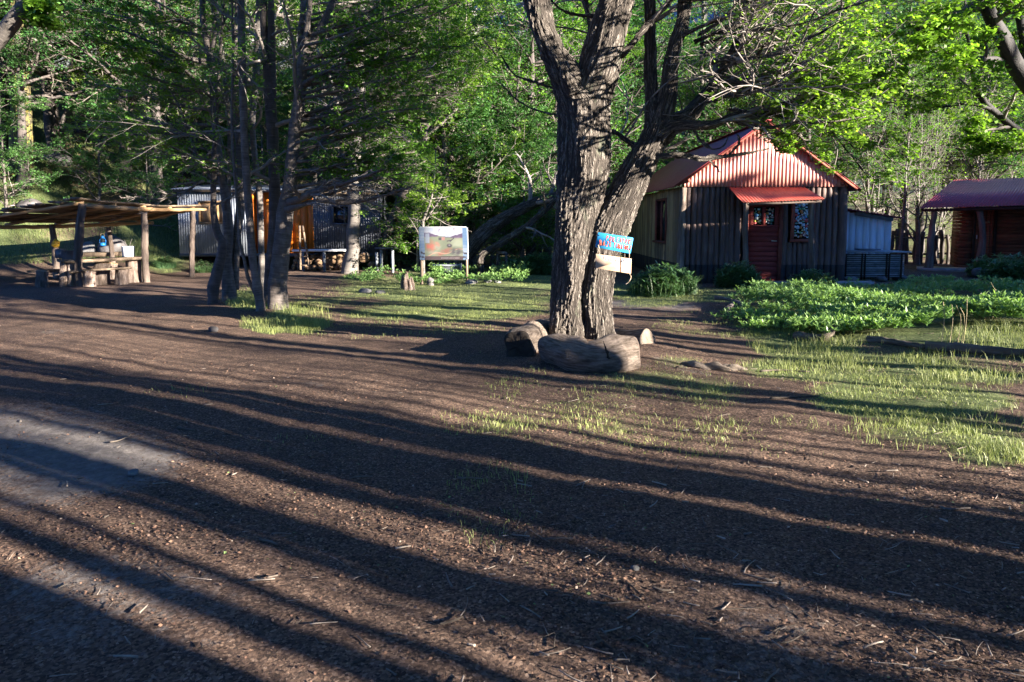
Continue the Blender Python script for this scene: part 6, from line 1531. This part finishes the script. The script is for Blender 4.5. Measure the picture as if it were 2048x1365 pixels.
def herbs():
    mb = MB(); n = 9000
    x, y = scatter(n, 0, 0, 8.5, 20, g); c = herb_cover(x, y)*np.clip(.8+1.6*vnoise(x, y, 2.3, 61), 0, 1.3); k = g.random(n) < c; x, y = x[k], y[k]
    H = (.11+.28*np.clip(.5+.6*vnoise(x, y, 1.3, 62), 0, 1))
    P = np.stack([x, y, hgt(x, y)], 1); rosettes(mb, P, H, g, 10, .062, 7, .16, (.3, .8))
    # leaves low down fill the clumps
    o = mb.build('herb_bed', MT['plant']); o['kind'] = 'stuff'; tag(o, 'leafy herbs with starry leaflets filling the bed before the huts', 'ground cover')
herbs()
def bush(c, size, label, seed, n=60, leafl=.09, mat='bush', grassy=.0):
    g2 = np.random.default_rng(seed); th = g2.random(n)*6.28; r = np.sqrt(g2.random(n))
    P = np.stack([c[0]+np.cos(th)*r*size[0]/2, c[1]+np.sin(th)*r*size[1]/2, 0*r], 1); P[:, 2] = hgt(P[:, 0], P[:, 1])
    H = size[2]*np.sqrt(np.clip(1.05-r*r, .08, 1))
    root = thing('bush', c, label, 'bush')
    mb = MB()
    for lv in (1, .75, .5, .28): rosettes(mb, P, H*lv, g2, 4, leafl, 6, .12)
    mb.build('leaves', MT[mat], root)
    mb = MB(); S = P[::2]; K = 4; Q = np.stack([S+(P[::2]*0+[0, 0, 1])*H[::2, None]*f_*.9+g2.normal(size=S.shape)*.02*f_ for f_ in np.linspace(0, 1, K)], 1); tubes(mb, Q, np.full((len(S), K), .004), 4, flat_end=False); mb.build('stems', MT['twigdark'], root)
    if grassy:
        mb = MB(); m = int(grassy); a = g2.random(m)*6.28; rr = np.sqrt(g2.random(m))*1.15
        blades(mb, c[0]+np.cos(a)*rr*size[0]/2, c[1]+np.sin(a)*rr*size[1]/2, size[2]*(.3+.5*g2.random(m)), g2, wid=.005, lean=.9); mb.build('grass_skirt', MT['bush'], root)
    return root
def at(px, py): return G(px, py)
bush(at(1325, 590), (1.25, .9, .62), 'big dark bush at the left corner of the log hut', 1, 110, .10, grassy=900)
bush(at(1478, 575), (.95, .7, .55), 'bush with a boulder at its side, left of the red door', 2, 80, .10, grassy=500)
bush(at(1625, 580), (.95, .6, .42), 'low bush at the foot of the right awning post', 3, 70, .09, grassy=500)
bush(at(1085, 550), (1.3, .9, .62), 'rounded bush left of the forked beech, behind it on the lawn', 4, 100, .10, grassy=300)
bush(at(1990, 552), (1.4, .9, .55), 'bush with whitish leaves before the brown hut, left of two', 5, 90, .11)
bush(at(2045, 575), (1.8, 1.0, .75), 'bush cut by the right edge before the brown hut', 6, 110, .11)
bush(at(1020, 545), (.7, .5, .3), 'low bush beside the rustic stand', 7, 50, .08)
bush(at(330, 535), (.6, .4, .35), 'grassy tuft behind the shelter post near the cabin', 8, 20, .06, grassy=700)
bush(at(408, 545), (.6, .4, .35), 'grassy tuft between the far shelter post and the clump', 9, 20, .06, grassy=700)
# seed stalks over the herbs
mb = MB(); 
for px in (1882, 1915, 1922, 1926, 1899, 1978, 1985, 1992):
    c = G(px, 690 if px < 1950 else 640); pole(mb, [c, c+[.02, 0, .3], c+[.05*g.normal(), .0, .42+.15*g.random()]], [.004, .003, .004], 5, 10, .1)
o = mb.build('seed_stalks', surf('straw_stalks', [(.3, (.38, .30, .16)), (.7, (.55, .46, .28))], 20, bs=0)); o['kind'] = 'stuff'; tag(o, 'dry pale seed stalks standing above the herb bed', 'stalks')

# ------------------------------------------------------------------ forest
FG = 'forest trees behind the clearing'
P_ = {}
P_['tall'] = make_tree('beech_tree', 101, 13, .17, .18, MT['greybark'], MT['leaf'], 26, .30, 1.05, .04, 8, 6, 13, (.085, .06), label='x', spread=.10)
P_['dense'] = make_tree('beech_tree', 102, 11, .15, .10, MT['clumpbark'], MT['leaf'], 30, .34, 1.15, .03, 8, 6, 15, (.085, .06), label='x', spread=.10)
P_['deep'] = make_tree('beech_tree', 103, 12, .2, .28, MT['darkbark'], MT['leafshade'], 28, .36, 1.2, .02, 8, 6, 15, (.09, .065), label='x', spread=.11)
P_['thin'] = make_tree('beech_tree', 104, 10, .09, .25, MT['greybark'], MT['leaf'], 20, .26, .9, .06, 7, 6, 8, (.08, .055), label='x', spread=.09)
P_['bare'] = make_tree('beech_tree', 105, 9, .11, .12, MT['greybark'], MT['leaf'], 26, .32, .75, .08, 8, 7, 2, (.07, .05), label='x', spread=.09)
P_['young'] = make_tree('young_beech', 106, 4.2, .045, .12, MT['greybark'], MT['leaf'], 22, .36, 1.1, .04, 7, 5, 12, (.07, .05), label='x', spread=.08)
P_['low'] = make_tree('young_beech', 107, 5.5, .07, .05, MT['clumpbark'], MT['leafshade'], 28, .42, 1.25, .02, 8, 5, 14, (.08, .055), label='x', spread=.10)
used = set()
gf = np.random.default_rng(505)
def put(kind, x, y, sc, label, group=FG, z=None):
    z = float(hgt(x, y)) if z is None else z
    if kind not in used:
        used.add(kind); o = P_[kind]; o.location = (x, y, z); o.rotation_euler = (0, 0, gf.random()*6.28); o.scale = (sc, sc, sc)
    else: o = copy_tree(P_[kind], (x, y, z), gf.random()*6.28, sc)
    o['label'] = label; o['group'] = group
    return o
LB = {'tall': 'tall grey barked beech', 'dense': 'leafy brown barked beech', 'deep': 'dark dense beech', 'thin': 'thin pole-like beech', 'bare': 'twiggy beech with few leaves', 'young': 'young bright green beech', 'low': 'low dark bushy beech'}
def clear_of(x, y):
    if 3.2 < x < 11.2 and y < 27: return False          # hut and lean-to
    if x > 11.5 and y < 27: return False                # brown hut
    if -12.5 < x < -3.6 and y < 26: return False        # cabin
    return True
def fill(n, x0, x1, y0, y1, kinds, wh, smin=.8, smax=1.15, dmin=1.2):
    pts = []
    for _ in range(n*40):
        if len(pts) >= n: break
        y = y0+(y1-y0)*gf.random(); x = x0*y/30+(x1-x0)*y/30*gf.random()
        if not clear_of(x, y) or any((x-a)**2+(y-b)**2 < dmin**2 for a, b in pts): continue
        pts.append((x, y)); k = kinds[int(gf.integers(len(kinds)))]
        put(k, x, y, smin+(smax-smin)*gf.random(), LB[k]+' '+wh)
fill(5, -26, -13, 24, 28, ['tall', 'thin', 'deep'], 'on the open grassy bank at far left', .9, 1.1, 2.2)
fill(5, -25, -13, 24, 28, ['deep'], 'shading the open bank at far left', .8, 1., 2.2)
fill(16, -26, -14, 27, 36, ['tall', 'deep', 'dense', 'bare'], 'high on the wooded bank at far left', .8, 1.1, 1.6)
fill(14, -15, -3, 26.5, 36, ['dense', 'deep', 'tall', 'bare', 'low'], 'behind the dark cabin', .9, 1.15, 1.5)
fill(10, -4.5, 5, 22.5, 32, ['dense', 'deep', 'tall', 'low', 'young'], 'behind the lawn, between cabin and log hut', .8, 1.1, 1.5)
fill(24, 4, 24, 27.5, 38, ['tall', 'thin', 'deep', 'thin', 'bare', 'deep'], 'in the thicket behind the log hut', .8, 1.05, 1.3)
fill(20, 10, 24, 26, 31, ['thin', 'bare', 'deep', 'thin'], 'in the thin thicket right of the log hut', .7, 1.0, .8)
fill(34, -26, 26, 38, 62, ['tall', 'deep', 'deep', 'dense'], 'deep in the forest behind the huts', 1., 1.4, 2.5)
for (px, Y, k, s, wh) in ((20, 22.5, 'low', .75, 'on the bank over the left end of the shelter'), (205, 24.5, 'low', .8, 'on the bank above the shelter roof'), (300, 24, 'low', .6, 'on the bank beside the left wall of the dark cabin'), (-60, 21.5, 'deep', 1.1, 'right behind the lichen trunk'), (310, 27, 'dense', .9, 'on the bank left of the dark cabin'), (120, 27, 'deep', 1., 'on the bank above the pale broken stump'),
                      (835, 21, 'young', .9, 'at the right end of the dark cabin'), (900, 22.5, 'dense', .85, 'just behind the picture board'), (985, 23.5, 'low', 1., 'over the old leaning trunks'), (940, 24.5, 'low', 1.1, 'behind the picture board, low and dark'), (1045, 22.5, 'low', .8, 'low at the side of the leaning trunks'), (1085, 24.5, 'low', 1., 'low behind the lawn beside the forked beech'), (1060, 24, 'deep', .95, 'behind the leaning trunks, left of the forked beech'),
                      (1095, 26, 'dense', 1., 'seen just left of the forked beech stem'), (1250, 29, 'low', 1.1, 'in the gap between forked beech and log hut'), (1180, 28, 'deep', 1., 'hidden behind the forked beech stem'),
                      (780, 24.8, 'low', .9, 'close behind the right end of the cabin'), (1835, 24.6, 'bare', .75, 'left of the brown hut porch'), (1800, 23.5, 'thin', .7, 'between the white lean-to and the brown hut'), (1870, 26, 'bare', .7, 'behind the picket fence')):
    p = W(px, 500, Y); put(k, p[0], Y, s, LB[k]+' '+wh)
# ------------------------------------------------------------------ trees to the right and behind, whose shadows stripe the clearing, and added shade trees
SG = 'trees casting the long shadows from the right'
P_['pole'] = make_tree('beech_tree', 201, 10, .13, .60, MT['darkbark'], MT['leaf'], 11, .18, .8, .06, 5, 4, 4, (.11, .08), label='x', spread=.12, wig=.08)
P_['pole2'] = make_tree('beech_tree', 202, 9, .085, .5, MT['darkbark'], MT['leaf'], 10, .2, .9, .05, 5, 4, 4, (.11, .08), label='x', spread=.12, wig=.10)
P_['wall'] = make_tree('young_beech', 203, 5.4, .08, .03, MT['darkbark'], MT['leafshade'], 34, .36, 1.3, .0, 8, 6, 16, (.15, .11), label='x', spread=.12)
LB.update({'pole': 'high crowned dark beech', 'pole2': 'thin bent dark beech', 'wall': 'bushy young beech'})
ux, uy = .462, .887; tx, ty = .887, -.462
def shade(kind, u, t, sc, wh):
    x, y = ux*u+tx*t, uy*u+ty*t
    px, py, dep = proj(x, y, 1.0)
    if dep > 0 and px < 2300: return
    put(kind, x, y, sc, LB[kind]+' '+wh, SG)
P_['stem'] = make_tree('beech_tree', 204, 11, .2, .68, MT['darkbark'], MT['leaf'], 9, .16, .8, .06, 5, 4, 3, (.11, .08), label='x', spread=.12, wig=.010)
LB['stem'] = 'straight dark trunked beech'
# (distance across the light, distance towards the sun, trunk radius)
DARK = [(-2.2, 1.34), (1.5, 1.82), (2.14, 2.46), (2.86, 3.6), (3.76, 4.14), (5.75, 6.4), (7.7, 8.15)]
gb = np.random.default_rng(4242)
u = -2.2
while u < 14.2:
    dark = any(a <= u <= b for a, b in DARK)
    if dark: r = (.055 if u < 1.4 else .042)+.042*gb.random(); du = r*(.8 if u < 1.4 else 1.35)
    elif u < 8.2: r = .013+.034*gb.random()**1.3; du = (.26+.26*gb.random()) if 6.4 < u < 7.62 else .11+.13*gb.random()
    else: r = .014+(.026 if u > 10.3 else .06)*gb.random()**2; du = .2+.24*gb.random()
    t = (7.0 if dark or u > 8.2 else 4.8)+7.5*gb.random(); uu = u+du/2
    x, y = ux*uu+tx*t, uy*uu+ty*t
    o = put('stem', x, y, 1, LB['stem']+' standing right of the camera', SG); q = r/.2*1.18
    o.scale = (q, q, .92+.15*gf.random()); la = (.02 if dark else .06)*gb.normal(); o.rotation_euler = (la*ux, la*uy, gf.random()*6.28)
    u += du
for (u, t, r) in ((-.2, 12, .36), (.55, 9, .34), (1.08, 13, .26), (3.2, 13.5, .26), (2.3, 14, .13), (3.95, 13, .16)):  # unseen thick trunks added to darken the bottom left and the wide bands
    o = put('stem', ux*u+tx*t, uy*u+ty*t, 1, 'stout dark trunked beech added right of the camera to widen dark bands', SG); q = r/.2*1.15; o.scale = (q, q, 1.05)
for (u, t) in ((10.4, 14.5), (11.4, 13), (13.0, 14), (14.1, 14)):  # unseen trees added so their crowns dapple the shelter
    shade('pole', u, t, 1.0+.12*gf.random(), 'added to shade the open shelter from the right')
for i in range(16):
    u = 1+20*((i+gf.random())/16); t = 26+14*gf.random()
    shade('pole2', u, t, .9+.35*gf.random(), 'further off to the right of the clearing')
for i in range(11):  # unseen dense rows added to keep low sun off the hut walls
    u = 15.9+13*i/11; shade('wall', u, 12.6+.6*gf.random(), .93+.04*gf.random(), 'added in the front row to shade the huts')
for i in range(9):
    u = 16.6+13*i/9; shade('wall', u, 15+.6*gf.random(), 1.04+.04*gf.random(), 'added in the back row to shade the huts')
P_['canopy'] = make_tree('beech_tree', 205, 15, .26, .50, MT['darkbark'], MT['leafshade'], 26, .36, 1.2, .03, 8, 6, 12, (.17, .12), label='x', spread=.16)
LB['canopy'] = 'tall spreading beech'
for (x, y, sc) in ((-5, -2.5, 1.), (-.5, -3.2, 1.), (4.5, -4.5, 1.05), (8.5, -6.5, 1.), (-10, 3, 1.), (-13.5, 7.5, 1.), (-9, -5, 1.1), (-4, -9, 1.1), (2, -10, 1.1), (15, 2, 1.05), (17.5, 9, 1.), (-16, 1, 1.1), (13, -7, 1.)):  # unseen crowns added to hold back sky light and deepen the shadows
    put('canopy', x, y, sc, LB['canopy']+' added outside the clearing to cut its sky light', SG)
for (x, y, k) in ((-7.6, 16.5, 'canopy'), (11.9, 19.3, 'canopy')):
    pass
for (x, y) in ((-4, -5), (2, -6), (-9, -2), (7, -9), (-2, -10), (-12, 4), (-8, -9)):
    put('pole' if gf.random() < .5 else 'tall', x, y, 1., (LB['pole'])+' behind the camera', SG)
